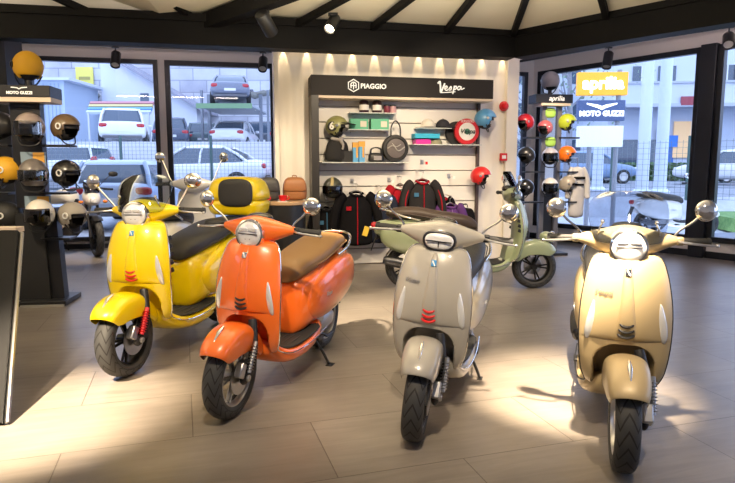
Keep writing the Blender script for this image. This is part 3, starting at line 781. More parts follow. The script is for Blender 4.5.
def shelf(px0, px1, py, dp=.26):
    a = onl(px0, py, -.04-dp); c = onl(px1, py, -.04-dp)
    bb = B(); box(bb, ((a.x+c.x)/2-uc, -.04-dp/2, a.z-.006), (c.x-a.x, dp, .012)); s_ = obj('shelf', bb, GSH, dis, smooth=False, bev=.002)
    for u in (a.x+.06, c.x-.06):
        bb = B(); tube(bb, [(u-uc,-.04,a.z-.035),(u-uc,-.04-dp*.8,a.z-.018)], .007, 6); obj('shelf_bracket', bb, SILVER, s_)
    return a.z
ZA = shelf(322, 410, 162); ZB = shelf(350, 397, 112, .18); ZC = shelf(348, 392, 129, .18); ZD = shelf(414, 482, 144)
ZE = ZD+.33*.0
def P(px, py, d): return onl(px, py, d)
def su(px, d=-.18, py=130): return onl(px, py, d).x
HD = -.18
# olive helmet with the number, on a clothed bust
u = su(337)
t = wroot('mannequin_bust', u, HD, ZA, 'black dressed mannequin bust with scarf at the left end of the display shelf', 'mannequin')
b = B(); loft(b, [superring(0,0,z,w,h,2.3,16,'z') for z,w,h in ((0,.15,.09),(.06,.155,.095),(.16,.145,.09),(.24,.13,.08),(.275,.07,.055),(.31,.045,.045))]); obj('torso', b, mat('black_cloth', (.015,.014,.015), .85), t, sub=1)
b = B(); tube(b, smooth_path([(-.06,-.05,.285),(0,-.07,.275),(.06,-.05,.285),(.06,.05,.29),(0,.065,.295),(-.06,.05,.29),(-.06,-.05,.285)]), .022, 8); tube(b, smooth_path([(.03,-.08,.27),(.06,-.10,.20),(.05,-.095,.15)]), [.02]*6+[.014]*6+[.006], 8); obj('scarf', b, mat('patterned_scarf', (.35,.32,.30), .8), t)
hm = helmet('olive green open-face helmet with a white number six roundel on the display shelf', W(u, HD, ZA+.41), WA-.35, (.30,.30,.12), s=1.0)
hm['category'] = 'helmet'
b = B(); lathe(b, [(0,.006),(.058,.006),(.060,0)], 28, Matrix.Translation(V((-.035,-.112,.02))) @ Matrix.Rotation(PI/2-.1,4,'X') ); rd = obj('number_disc', b, mat('disc_black', (.01,.01,.01), .4), hm)
text('number_six', '6', .115, WHITE, hm, (-.04,-.127,.02), (PI/2-.05,0,-.02), extrude=.003, bold=.004)
b = B(); rows = [[(.135*math.cos(a_)+.10*k, .115*math.sin(a_)*(1-.12*k), .068-.02*k) for a_ in [1.0*(j/6-1) for j in range(13)]] for k in (0,.5,1)]
loft(b, rows, caps=False, closed=False); obj('peak', b, hm.children[0].data.materials[0], hm, solid=.005)
# boxes and small goods
def carton(name, px0, px1, py0, py1, d, depth, m, label, cat, group=None, lidm=None, z=None, rz=0, mark=None, mtxt=None):
    a = P(px0, py1, d); c = P(px1, py0, d); zb = a.z if z is None else z
    h = c.z-a.z; wdt = c.x-a.x
    t = wroot(name, (a.x+c.x)/2, d+depth/2, zb, label, cat, group, rz)
    b = B(); box(b, (0,0,h/2), (wdt,depth,h)); obj('carton', b, m, t, smooth=False, bev=.004)
    if lidm: b = B(); box(b, (0,0,h*.86), (wdt+.004,depth+.004,h*.26)); obj('band', b, lidm, t, smooth=False, bev=.002)
    if mark: b = B(); box(b, (wdt*.22,-depth/2-.002,h*.5), (wdt*.34,.003,h*.55)); obj('printed_picture', b, mark, t, smooth=False)
    return t
BLUEC = mat('carton_blue', (.12,.40,.72), .5); ORC = mat('carton_orange', (.75,.38,.06), .5); GRC = mat('carton_green', (.10,.42,.26), .5); BLK = mat('box_black', (.018,.017,.018), .6)
CYANC = mat('carton_cyan', (.03,.42,.66), .5); MAG = mat('carton_magenta', (.60,.02,.30), .5); PALE = mat('pale_print', (.62,.60,.50), .6)
carton('storage_box', 342, 355.5, 150, 161, -.26, .16, BLK, 'low black box on the shelf beside the mannequin bust', 'box', z=ZA)
carton('product_box', 353, 358.5, 141, 161, -.27, .06, BLUEC, 'blue and orange upright carton, left one of the pair on the shelf', 'box', 'blue and orange cartons', ORC, z=ZA, mark=ORC)
carton('product_box', 359.2, 365, 140, 161, -.27, .06, BLUEC, 'blue and orange upright carton, right one of the pair on the shelf', 'box', 'blue and orange cartons', ORC, z=ZA, mark=ORC)
carton('accessory_box', 350.5, 368.5, 118, 128.5, -.19, .12, GRC, 'green picture carton on the small shelf, nearer the number six helmet', 'box', 'green cartons', z=ZC, mark=PALE)
carton('accessory_box', 371, 389, 118, 128.5, -.19, .12, GRC, 'green picture carton on the small shelf, right above the round handled bag', 'box', 'green cartons', z=ZC, mark=PALE)
for (px, lb) in ((364,'dark bottle with white label and black cap, left on the top shelf'),(377,'dark bottle with white label and black cap, middle of the top shelf')):
    t = wroot('care_product_bottle', su(px,-.14,105), -.14, ZB, lb, 'bottle', 'bottles on the top shelf')
    b = B(); lathe(b, [(.055,0),(.06,.01),(.06,.13),(.035,.165),(.02,.18)], 20); bo = obj('bottle_body', b, mat('bottle_dark', (.05,.02,.03), .3), t)
    b = B(); lathe(b, [(.061,.03),(.0615,.035),(.0615,.09),(.061,.095)], 20); obj('bottle_label', b, mat('paper_white', (.75,.73,.70), .6), bo)
    b = B(); lathe(b, [(.026,.175),(.026,.225),(.02,.232),(0,.232)], 16); obj('bottle_cap', b, BLACK, bo)
for px, lb, mm in ((387,'small dark red tin at the right of the top shelf',mat('tin_dark_red', (.16,.02,.04), .4)),(393,'small pinkish tin at the end of the top shelf',mat('tin_pink', (.50,.30,.32), .4))):
    t = wroot('polish_tin', su(px,-.13,108), -.13, ZB, lb, 'tin'); b = B(); lathe(b, [(.038,0),(.04,.005),(.04,.085)], 18); obj('tin_body', b, mm, t)
    b = B(); lathe(b, [(.041,.085),(.041,.10),(.036,.104),(0,.104)], 18); obj('tin_lid', b, BLACK, t)
# small handbag, tyre bag
t = wroot('handbag', su(376,-.2,155), -.2, ZA, 'small black handbag with two loop handles next to the round bag', 'bag')
b = B(); loft(b, [superring(0,0,z,w,h,3,16,'z') for z,w,h in ((0,.095,.05),(.02,.102,.055),(.09,.098,.05),(.115,.09,.035))]); obj('bag_body', b, mat('bag_leather', (.02,.018,.02), .45), t, sub=1)
b = B(); box(b, (.01,-.055,.05), (.10,.006,.05)); obj('front_patch', b, mat('patch_grey', (.28,.26,.27), .6), t, bev=.002)
for d in (-.03,.03):
    b = B(); tube(b, smooth_path([(-.07,d,.10),(-.06,d,.16),(0,d,.18),(.06,d,.16),(.07,d,.10)]), .007, 8); obj('bag_handle', b, BLACK, t)
pc = P(395.5, 144, -.22)
t = wroot('round_bag', pc.x, -.20, ZA, 'large round black bag shaped like a wheel with long handles', 'bag')
RB = .170; AX = Matrix.Translation(V((0,0,RB))) @ Matrix.Rotation(PI/2,4,'X')
b = B(); lathe(b, [(0,-.045),(RB*.72,-.045),(RB*.78,-.055),(RB*.95,-.05),(RB,-.02),(RB,.02),(RB*.95,.05),(RB*.78,.055),(RB*.72,.045),(0,.045)], 40, AX); obj('bag_body', b, mat('bag_black', (.016,.015,.016), .6), t)
b = B(); lathe(b, [(0,.047),(RB*.68,.048),(RB*.70,.046)], 40, AX); pl = obj('bag_face', b, mat('bag_grey_print', (.13,.11,.11), .6), t)
b = B(); tube(b, smooth_path([(-.11,-.053,RB),(-.04,-.053,RB+.03),(.03,-.053,RB-.03),(.11,-.053,RB+.02)]), .008, 6); tube(b, smooth_path([(-.05,-.053,RB+.06),(.0,-.053,RB+.02),(.06,-.053,RB+.05)]), .006, 6); obj('bag_emblem', b, mat('emblem_grey', (.4,.38,.36), .5), pl)
b = B(); tube(b, smooth_path([(-.06,-.03,2*RB-.02),(-.055,-.02,2*RB+.10),(0,-.02,2*RB+.17),(.055,-.02,2*RB+.10),(.06,-.03,2*RB-.02)]), .009, 8); obj('bag_handle', b, BLACK, t)
# right shelf
def cap(px, py, z, col, label, rz):
    m = mat('cap_%d' % int(col[0]*999), col, .8)
    t = wroot('baseball_cap', su(px,-.16,py), -.16, z, label, 'cap', 'caps on the display', rz)
    b = B(); blob(b, (0,0,0), (.095,.085,.10)); bmesh.ops.bisect_plane(b, geom=b.verts[:]+b.edges[:]+b.faces[:], plane_co=(0,0,0), plane_no=(0,0,1), clear_inner=True); obj('crown', b, m, t)
    b = B(); rows = [[((.09+.075*k)*math.cos(a_), (.083+.0*k)*math.sin(a_)*(1-.1*k), .006-.012*k) for a_ in [1.15*(j/6-1) for j in range(13)]] for k in (0,.5,1)]
    loft(b, rows, caps=False, closed=False); obj('brim', b, m, t, solid=.004)
    b = B(); blob(b, (0,0,.10), (.009,.009,.006)); obj('cap_button', b, m, t)
    return t
def upcap(z): return z
zt = P(440,127,-.16).z
b = B(); a = P(418,127.5,-.25); c = P(452,127.5,-.25); box(b, ((a.x+c.x)/2-uc, -.14, a.z-.005), (c.x-a.x, .2, .010)); obj('shelf', b, GSH, dis, smooth=False)
cap(428, 120, zt, (.66,.62,.56), 'off-white cap on the small right shelf', 2.9)
cap(443, 120, zt, (.02,.02,.03), 'black cap with red badge on the small right shelf', .1-.6)
cap(435, 138, ZD, (.24,.23,.15), 'khaki cap lying in front of the stacked cartons', -.7)
t1 = carton('gift_box', 416, 431, 138.5, 143.5, -.24, .16, MAG, 'magenta flat carton under the blue ones', 'box', z=ZD)
t2 = carton('gift_box', 415, 440, 131.5, 136, -.27, .17, CYANC, 'cyan blue flat carton lying on top of the magenta one', 'box', z=P(430,138.3,-.27).z)
for q, (mm, lb) in ((0, (WHITE,'')),): pass
# round sign bag and what stands behind it
pr = P(467, 129, -.22); RR = .165
def disc(label, name, u, d, R_, outer, ringm, zz_, face, cat='bag'):
    t = wroot(name, u, d, zz_, label, cat)
    M2 = Matrix.Translation(V((0,0,R_))) @ Matrix.Rotation(PI/2,4,'X') @ Matrix.Rotation(0,4,'Z')
    b = B(); lathe(b, [(0,-.03),(R_*.96,-.03),(R_,-.015),(R_,.015),(R_*.96,.03),(0,.03)], 40, M2); obj('bag_body', b, outer, t)
    if face:
        b = B(); lathe(b, [(0,.033),(R_*.66,.033),(R_*.68,.030)], 40, M2); f_ = obj('bag_face', b, ringm, t)
        b = B(); lathe(b, [(0,.037),(R_*.22,.037),(R_*.23,.034)], 30, M2); obj('centre_badge', b, mat('badge_green', (.05,.20,.12), .5), f_)
        text('badge_lettering', 'Vespa', .085, BLACK, f_, (0,-.041,R_+.0), (PI/2,0,0), shear=.3, extrude=.001, bold=.001)
        text('ring_lettering', 'SERVIZIO', .045, WHITE, f_, (0,-.034,R_*1.78), (PI/2,0,0), extrude=.001)
    return t
disc('black round bag half hidden behind the red one', 'round_bag', pr.x-.10, -.10, .150, mat('bag_black', (.016,.015,.016), .6), None, ZD, False)
disc('red round bag with white face and dark centre badge', 'round_bag', pr.x, -.20, RR, mat('red_vinyl', (.55,.015,.02), .4), mat('paper_white', (.75,.73,.70), .6), ZD, True)
pb = onl(485.5, 121, -.22); helmet('light blue open-face helmet on a peg at the right end of the display', W(pb.x, -.22, pb.z), WA-.3, (.10,.33,.62), s=1.0, stripe=None)
b = B(); tube(b, [(pb.x-uc,-.05,pb.z-.02),(pb.x-uc,-.25,pb.z-.02)], .012, 8); obj('helmet_peg', b, DKSTEEL, dis)
pb = onl(333, 190, -.30); helmet('dark glossy helmet with chrome brow and mirrored visor above the hanging jackets', W(pb.x, -.28, pb.z), WA-PI/2-.2, (.05,.055,.04), s=1.0, visor=SMOKE, kind='full', stripe=mat('gold_stripe', (.4,.32,.15), .4))
b = B(); tube(b, [(pb.x-uc,-.05,pb.z-.04),(pb.x-uc,-.28,pb.z-.04)], .012, 8); obj('helmet_peg', b, DKSTEEL, dis)
pb = onl(481, 178, -.30); helmet('red helmet with chrome visor trim beside the fire call point', W(pb.x, -.30, pb.z), WA-.6, (.60,.02,.02), s=.95, stripe=WHITE)
b = B(); tube(b, [(pb.x-uc,-.05,pb.z-.03),(pb.x-uc,-.30,pb.z-.03)], .012, 8); obj('helmet_peg', b, DKSTEEL, dis)
# ---- jackets
CL = lambda n, c: mat('cloth_'+n, c, .9, spec=.08)
def jacket(px, py, d, label, body, trimc=None, w=.22, L=.62, yaw=0, patch=None, sleeves=True, cat='jacket', group='garments hanging on the wall', lining=None, tagc=None):
    p = onl(px, py, d)
    t = wroot('hanging_jacket' if cat == 'jacket' else 'hanging_shirt', p.x, d, p.z-L, label, cat, group, yaw)
    rings = []
    for k in range(9):
        v = k/8; z = L*(1-v)
        ww = w*(.34 if k == 0 else (.72 if k == 1 else (.90 if k == 2 else .93-.06*math.sin(v*PI)+.05*v))); dd = (.055 if k < 2 else .085)+.02*v
        ring = []
        for j in range(20):
            a_ = 2*PI*j/20; f = 1+.05*math.sin(5*a_+k*.6)+.03*math.sin(9*a_+px)
            ring.append((ww*math.cos(a_)*f, dd*math.sin(a_)*f, z if k else L-.01))
        rings.append(ring)
    b = B(); loft(b, rings[::-1]); bd_ = obj('jacket_body' if cat == 'jacket' else 'shirt_body', b, body, t, sub=1)
    if sleeves:
        for s in (-1,1):
            b = B(); tube(b, smooth_path([(s*w*.62,0,L*.97),(s*w*.95,-.01,L*.86),(s*w*1.25,-.03,L*.55),(s*w*1.38,-.05,L*.14)], 5), [.05,.06,.065,.066,.066,.064,.062,.06,.06,.058,.057,.056,.055,.053,.05,.045], 12); sl = obj('sleeve', b, body, t, sub=1)
            if trimc and lining:
                b = B(); tube(b, smooth_path([(s*w*.86,-.055,L*.90),(s*w*1.15,-.085,L*.62),(s*w*1.2,-.11,L*.30)], 5), .008, 6); obj('sleeve_stripe', b, trimc, sl)
    b = B(); tube(b, smooth_path([(-.07,.03,L),(-.075,-.04,L-.01),(0,-.07,L-.035),(.075,-.04,L-.01),(.07,.03,L),(0,.045,L+.01),(-.07,.03,L)]), .014, 8); obj('collar', b, trimc if (trimc and lining) else body, t)
    b = B(); tube(b, [(0,-.088,L-.05),(0,-.11,L*.5),(0,-.108,.03)], .006, 6); obj('zip', b, trimc or DKSTEEL, bd_)
    if patch:
        b = B(); box(b, (-w*.48,-.088,L*.72), (.06,.012,.05)); obj('chest_patch', b, patch, bd_)
    if tagc:
        b = B(); box(b, (w*.45,-.125,L*.30), (.065,.006,.12), Matrix.Rotation(.3,3,'Y')); obj('price_tag', b, tagc, t)
    b = B(); tube(b, smooth_path([(-w*.7,0,L-.05),(0,0,L+.03),(w*.7,0,L-.05)]), .008, 6); tube(b, smooth_path([(0,0,L+.03),(0,0,L+.07),(.02,0,L+.10),(0,0,L+.12)]), .003, 6); tube(b, [(0,-.06,L+.115),(0,-d-.03,L+.125)], .007, 6); obj('hanger', b, SILVER, t)
    return t
BK = CL('black', (.008,.0075,.009)); CH = CL('charcoal', (.025,.023,.025)); RD = CL('red', (.30,.010,.02)); PU = CL('purple', (.10,.04,.16)); BL = CL('blue', (.05,.14,.25)); WHC = CL('white', (.70,.68,.66)); DKB = CL('navy', (.02,.025,.045))
jacket(326, 208, -.22, 'black jacket with blue panels hanging nearest the black side panel', BK, BL, w=.15, L=.62, patch=BL)
jacket(356, 193, -.30, 'black jacket with red piping and a yellow price tag', BK, RD, w=.22, L=.66, patch=RD, tagc=mat('tag_yellow', (.75,.50,.05), .6))
jacket(380, 196, -.22, 'plain black jacket partly behind the green scooter mirror', DKB, None, w=.17, L=.60)
jacket(400, 186, -.16, 'red jacket with white stripes peeking out behind the charcoal one', RD, WHC, w=.15, L=.56, lining=True)
jacket(422, 181, -.30, 'charcoal jacket with red lined collar above the green scooter seat', CH, RD, w=.20, L=.60, lining=True, patch=BL)
jacket(440, 198, -.18, 'black shirt with red collar behind the purple one', BK, RD, w=.15, L=.50, cat='shirt', lining=True)
jacket(450, 205, -.30, 'dark purple shirt hanging above the end of the green scooter seat', PU, CL('lilac', (.25,.14,.34)), w=.15, L=.45, cat='shirt')
p = onl(467, 207, -.28)
t = wroot('hanging_backpack', p.x, -.22, p.z-.42, 'black backpack hanging next to the purple shirt', 'bag')
b = B(); loft(b, [superring(0,0,z,w,h,3.2,18,'z') for z,w,h in ((0,.13,.07),(.03,.145,.085),(.25,.14,.08),(.36,.12,.06),(.41,.08,.04))]); bb_ = obj('bag_body', b, BK, t, sub=1)
b = B(); blob(b, (0,-.085,.13), (.105,.03,.10), 3.2); obj('front_pocket', b, CH, bb_)
b = B(); tube(b, smooth_path([(-.03,0,.41),(-.02,0,.45),(.02,0,.45),(.03,0,.41)]), .007, 6); tube(b, [(0,-.01,.445),(0,.17,.455)], .006, 6); obj('top_loop', b, BLACK, t)
# pegs with white price plates on the slatwall
for px, py in ((352,181),(389,180),(422,162),(449,176)):
    p = onl(px, py, -.05)
    t = wroot('display_hook', p.x, -.045, p.z, {352:'metal hook on the slatwall left of the black jackets',389:'metal hook on the slatwall above the plain black jacket',422:'metal hook with red end above the charcoal jacket',449:'metal hook on the slatwall above the purple shirt'}[px], 'hook', 'slatwall hooks')
    b = B(); box(b, (0,.004,0), (.045,.008,.06)); tube(b, [(0,0,0),(.0,-.20,-.015)], .005, 6); obj('hook_arm', b, SILVER, t)
    b = B(); box(b, (0,-.205,-.015), (.03,.004,.035)); obj('hook_plate', b, RED if px == 422 else WHITE, t)
# ---- fire devices on the trim strip
p = onl(505, 106, -.10)
t = wroot('alarm_sounder', p.x, -.06, p.z, 'round red alarm sounder high on the white wall', 'alarm')
b = B(); lathe(b, [(.05,0),(.055,.03),(.05,.05),(.035,.07),(0,.075)], 24, Matrix.Rotation(PI/2,4,'X')); obj('sounder_body', b, RED, t)
b = B(); lathe(b, [(.065,0),(.065,.012),(.055,.014)], 24, Matrix.Rotation(PI/2,4,'X')); obj('sounder_base', b, RED, t)
p = onl(504, 157, -.10)
t = wroot('fire_call_point', p.x, -.06, p.z, 'square red fire alarm call point on the white wall', 'call point')
b = B(); box(b, (0,-.02,0), (.10,.04,.10)); obj('call_point_body', b, RED, t, bev=.008)
b = B(); box(b, (0,-.042,0), (.055,.004,.045)); obj('call_point_glass', b, WHITE, t)
# ---- round table with leather bags and cups
p = onl(284.5, 200, -.50)
TC = FR @ V((p.x, -.52, 0)); TC.z = 0; tz = p.z-.01
t = empty('drum_table', TC, WA, 'round bar-height drum table with black base and wooden top', 'table')
TR = (onl(306,200,-.52).x-onl(262,200,-.52).x)/2
b = B(); lathe(b, [(TR*.93,0),(TR*.95,.02),(TR*.95,tz-.045),(TR*.93,tz-.04)], 48); bs = obj('table_base', b, mat('drum_black', (.012,.012,.013), .4), t)
b = B(); lathe(b, [(TR*.98,tz-.04),(TR,tz-.034),(TR,tz-.006),(TR*.98,tz),(0,tz)], 48); obj('tabletop', b, WOODM, t)
for i, ch in enumerate('PI'):
    text('base_letter', ch, .16, WHITE, bs, (.01+.14*i, -math.sqrt(max(0,(TR*.95)**2-(.01+.14*i)**2))-.004, .36), (PI/2,0,.45*(.01+.14*i)/TR), extrude=.002, bold=.003)
def satchel(px, col, label, w):
    pp = onl(px, 197, -.42)
    m = mat('leather_%d' % int(col[0]*999), col, .5, bump=(40,.2))
    t = empty('leather_backpack', FR @ V((pp.x, -.40, tz)), WA, label, 'bag', 'leather bags on the drum table')
    b = B(); loft(b, [superring(0,0,z,a_,h,3,18,'z') for z,a_,h in ((0,w*.86,.085),(.03,w,.10),(.15,w*1.02,.10),(.23,w*.90,.08),(.28,w*.62,.05))]); q = obj('bag_body', b, m, t, sub=1)
    b = B(); loft(b, [superring(0,-.062-.0,z,a_,h,3,18,'z') for z,a_,h in ((.10,w*.93,.043),(.12,w*.97,.05),(.20,w*.93,.05),(.27,w*.72,.03))]); obj('bag_flap', b, m, q, sub=1)
    b = B(); tube(b, smooth_path([(-.025,.02,.275),(-.02,.03,.292),(.02,.03,.292),(.025,.02,.275)]), .005, 8); obj('bag_handle', b, m, t)
satchel(268.5, (.045,.043,.042), 'black leather backpack on the drum table', .14)
satchel(295, (.32,.13,.045), 'tan leather backpack on the drum table', .145)
for px, lb in ((264,'red espresso cup on the drum table below the black backpack'),(283,'red espresso cup on the drum table below the tan backpack')):
    pp = onl(px, 199, -.70)
    t = empty('espresso_cup', FR @ V((pp.x, -.70, tz)), WA, lb, 'cup', 'red cups')
    b = B(); lathe(b, [(.065,0),(.068,.006),(.03,.01)], 24); obj('saucer', b, WHITE, t)
    b = B(); lathe(b, [(.028,.01),(.042,.03),(.045,.075),(.041,.075),(.036,.03),(0,.02)], 24); obj('cup_body', b, RED, t)
    b = B(); tube(b, smooth_path([(.042,0,.065),(.07,0,.055),(.065,0,.03),(.04,0,.025)]), .006, 8); obj('cup_handle', b, RED, t)

# ---------------------------------------------------------------- helmet stand, left
gs = ground(46, 306)
LS = empty('helmet_stand', (gs.x-.04, gs.y+.15, 0), .12, 'tall black helmet stand on a flat base with a wood-lipped brand header', 'display stand')
ls = LS.location.copy(); Yl = ls.y
def sx(px, Y): return (px-367.5)/FPX*Y*1.0
def zat(px, py, Y): return at(px, py, Y).z
KX = lambda px, py, Y: at(px, py, Y)
def local(o, p): return Matrix.Translation(o.location).inverted() @ V(p) if False else (Matrix.Translation(o.location) @ Matrix.Rotation(o.rotation_euler.z,4,'Z')).inverted() @ V(p)
b = B(); box(b, (0,.02,.03), (.44,.44,.05)); obj('base_plate', b, SATIN, LS, bev=.005)
b = B(); box(b, (.01,-.21,.012), (.40,.02,.022)); obj('base_edge', b, mat('grey_edge', (.35,.33,.31), .5), LS)
b = B(); loft(b, [[(x,y,z) for x,y in ((-w,-.06),(w,-.06),(w,.06),(-w,.06))] for z,w in ((.05,.165),(.95,.13))]); obj('lower_column', b, SATIN, LS, smooth=False)
b = B(); loft(b, [[(x-.10,y,z) for x,y in ((-w,-.10),(w,-.10),(w,-.062),(-w,-.062))] for z,w in ((.05,.15),(.90,.125))]); obj('front_board', b, mat('board_black', (.014,.014,.015), .5), LS, smooth=False)
zt_ = zat(28, 101, Yl)
b = B(); box(b, (-.09,0,(.95+zt_)/2), (.27,.10,zt_-.95)); obj('upper_column', b, SATIN, LS, smooth=False)
hz0, hz1 = zat(28,98,Yl-.1), zat(28,86.5,Yl-.1)
xa = local(LS, KX(57, 92, Yl)).x; xb = local(LS, KX(-12, 92, Yl)).x
b = B(); box(b, ((xa+xb)/2,-.05,(hz0+hz1)/2), (xa-xb,.30,hz1-hz0)); hh = obj('header_board', b, SATIN, LS, smooth=False, bev=.004)
b = B(); box(b, ((xa+xb)/2,-.05,hz0-.022), (xa-xb,.28,.042)); obj('header_lip', b, WOODL, hh, smooth=False)
hxm = local(LS, KX(29, 92, Yl)).x
text('header_lettering', 'MOTO GUZZI', .036, LET, hh, (hxm,-.204,hz0+.035), (PI/2,0,0), extrude=.002, bold=.0015)
b = B(); tube(b, smooth_path([(hxm-.07,-.203,hz0+.085),(hxm-.02,-.203,hz0+.08),(hxm,-.203,hz0+.07),(hxm+.02,-.203,hz0+.08),(hxm+.07,-.203,hz0+.085)]), .005, 6); obj('eagle_emblem', b, LET, hh)
for py in (146, 193, 238):
    for pxa, pxb in ((48,70),(-6,12)):
        A_ = local(LS, KX(pxa, py, Yl)); B_ = local(LS, KX(pxb, py, Yl)); bb = B(); box(bb, ((A_.x+B_.x)/2,-.02,A_.z), (abs(B_.x-A_.x)+.06,.20,.022)); obj('helmet_arm', bb, SATIN, LS, smooth=False, bev=.003)
for (x0,x1,y0,y1,cm,nm) in ((22,45,152,166,ORC,'poster'),(26,50,196,210,ORC,'poster')):
    a = local(LS, KX(x0,y1,Yl-.06)); c = local(LS, KX(x1,y0,Yl-.06)); bb = B(); box(bb, ((a.x+c.x)/2,-.056,(a.z+c.z)/2), (c.x-a.x,.008,c.z-a.z)); po = obj('poster', bb, mat('poster_blue_grey', (.25,.34,.42), .5), LS, smooth=False)
    bb = B(); box(bb, ((a.x+c.x)/2+.05,-.062,(a.z+c.z)/2), ((c.x-a.x)*.45,.004,(c.z-a.z)*.95)); obj('poster_panel', bb, cm, po, smooth=False)
GRP = 'helmets on the left stand'
def hl(px, py, dY, rz, col, label, **k):
    p = KX(px, py, Yl+dY); helmet(label, p, rz, col, group=GRP, **k); return p
hp = []
hl(28, 69, 0, PI-.75, (.78,.42,.02), 'mustard yellow open-face helmet on top of the left stand', s=1.08, coat=0, mark=BLACK)
b = B(); p = local(LS, KX(28,69,Yl)); tube(b, [(p.x,0,hz1),(p.x,0,p.z+.01)], .03, 10); obj('helmet_post', b, SATIN, LS)
hl(30, 130, -.16, -PI/2+.1, (.30,.24,.22), 'dark silver helmet with clear visor, upper front of the left stand', visor=CLEARV, s=1.05)
hl(34, 176, -.20, -PI/2+.2, (.16,.14,.13), 'brown-grey visored helmet in the middle front of the left stand', visor=CLEARV, kind='full', s=1.05)
hl(40, 216, -.22, -PI/2, (.72,.69,.62), 'cream white helmet at the lower front of the left stand', visor=SMOKE, s=1.02)
hl(66, 130, 0, -.25, (.14,.09,.05), 'brown patterned helmet on the top right arm of the left stand', s=1.0, mark=WHITE)
hl(67, 176, 0, -.25, (.015,.015,.016), 'gloss black helmet on the middle right arm of the left stand', s=1.02, mark=WHITE)
hl(73, 218, 0, -.25, (.36,.33,.29), 'matt silver helmet on the lower right arm of the left stand', coat=0, s=1.02, mark=WHITE)
hl(0, 128, 0, PI+.3, (.02,.02,.022), 'black helmet on the top left arm of the left stand', s=1.0)
hl(6, 173, -.05, PI+.3, (.72,.38,.02), 'mustard yellow helmet at the left edge beside the stand', coat=0, s=1.02, mark=WHITE)
hl(6, 218, -.05, PI+.3, (.02,.02,.02), 'matt black helmet at the left edge above the wooden counter', coat=0, s=1.04, mark=WHITE)
# counter in the near left corner: leaning black board with steel edge under a wooden shelf
p0 = ground(5, 425); p1 = KX(20, 233, 3.95)
cd = empty('leaning_display_board', (p0.x, p0.y, 0), 0, 'leaning black glossy display board with steel edge at the left edge', 'display board')
v = V((p1.x-p0.x, p1.y-p0.y, p1.z))
b = B(); 
q = [V((0,0,0)), v, v+V((-.9,.1,0)), V((-.9,.1,0))]
n_ = (q[1]-q[0]).cross(q[3]-q[0]).normalized()*.03
loft(b, [q, [x+n_ for x in q]]); obj('board_panel', b, mat('display_board_black', (.008,.008,.009), .6, spec=.15), cd, smooth=False)
b = B(); tube(b, [V((0,0,0))+V((.012,0,.01)), v+V((.012,0,0))], .014, 8); obj('steel_edge', b, SILVER, cd)
b = B(); box(b, v+V((-.47,.04,.02)), (.90,.10,.035)); obj('wooden_shelf', b, WOODL, cd, smooth=False, bev=.003)
b = B(); tube(b, [v+V((-.6,.05,0)), V((v.x-.6, v.y+.05, 0))], .025, 10); obj('support_post', b, SATIN, cd)
b = B()
for i in range(3): lathe(b, [(.03,-.004),(.038,0),(.03,.004)], 20, Matrix.Translation(v*(.78)+V((-.03-.12*i,-.0,-.0))-n_*.2) @ n_.to_track_quat('Z','Y').to_matrix().to_4x4(), closed=True)
obj('ring_ornament', b, SILVER, cd)

# ---------------------------------------------------------------- helmet stand, right
Yr = 9.2
gr = at(548, 205, Yr)
RS = empty('helmet_stand', (gr.x, Yr, 0), .15, 'slim dark helmet stand with brand header in front of the right window', 'display stand')
KR = lambda px, py: local(RS, at(px, py, Yr))
b = B(); box(b, (0,0,.02), (.5,.42,.04)); obj('base_plate', b, SATIN, RS, bev=.004)
zt = KR(548,105).z
b = B(); box(b, (-.12,0,(zt+.04)/2), (.07,.07,zt-.04)); obj('pole', b, mat('post_grey', (.12,.12,.14), .4), RS, smooth=False)
b = B(); box(b, (.12,0,(zt+.04)/2), (.07,.07,zt-.04)); obj('pole', b, mat('post_grey', (.12,.12,.14), .4), RS, smooth=False)
b = B(); box(b, (0,.03,.55), (.22,.03,1.0)); obj('lower_board', b, BLACK, RS, smooth=False)
a = KR(530,104); c = KR(569,95.5)
b = B(); box(b, ((a.x+c.x)/2,-.03,(a.z+c.z)/2), (c.x-a.x,.28,c.z-a.z)); hh = obj('header_board', b, SATIN, RS, smooth=False, bev=.003)
b = B(); box(b, ((a.x+c.x)/2+.03,-.03,a.z-.02), ((c.x-a.x)*.8,.26,.035)); obj('header_lip', b, WOODL, hh, smooth=False)
text('header_lettering', 'aprilia', .10, LET, hh, ((a.x+c.x)/2+.03,-.173,(a.z+c.z)/2), (PI/2,0,0), extrude=.002, shear=.2, bold=.002)
for py in (138,172,202):
    for s in (-1,1):
        b = B(); z = KR(548,py).z; box(b, (s*.27,-.02,z), (.30,.16,.022)); obj('helmet_arm', b, SATIN, RS, smooth=False)
LIME = (.42,.50,.03); GRP2 = 'helmets on the right stand'
def hr(px, py, dY, rz, col, label, **k): helmet(label, at(px, py, Yr+dY), rz, col, group=GRP2, s=k.pop('s', 1.0), **k)
hr(550, 83, 0, PI/2+.2, (.34,.31,.33), 'pale grey helmet on top of the right stand header', coat=0, s=1.1)
b = B(); p = KR(550,83); tube(b, [(p.x,0,c.z),(p.x,0,p.z)], .03, 8); obj('helmet_post', b, SATIN, RS)
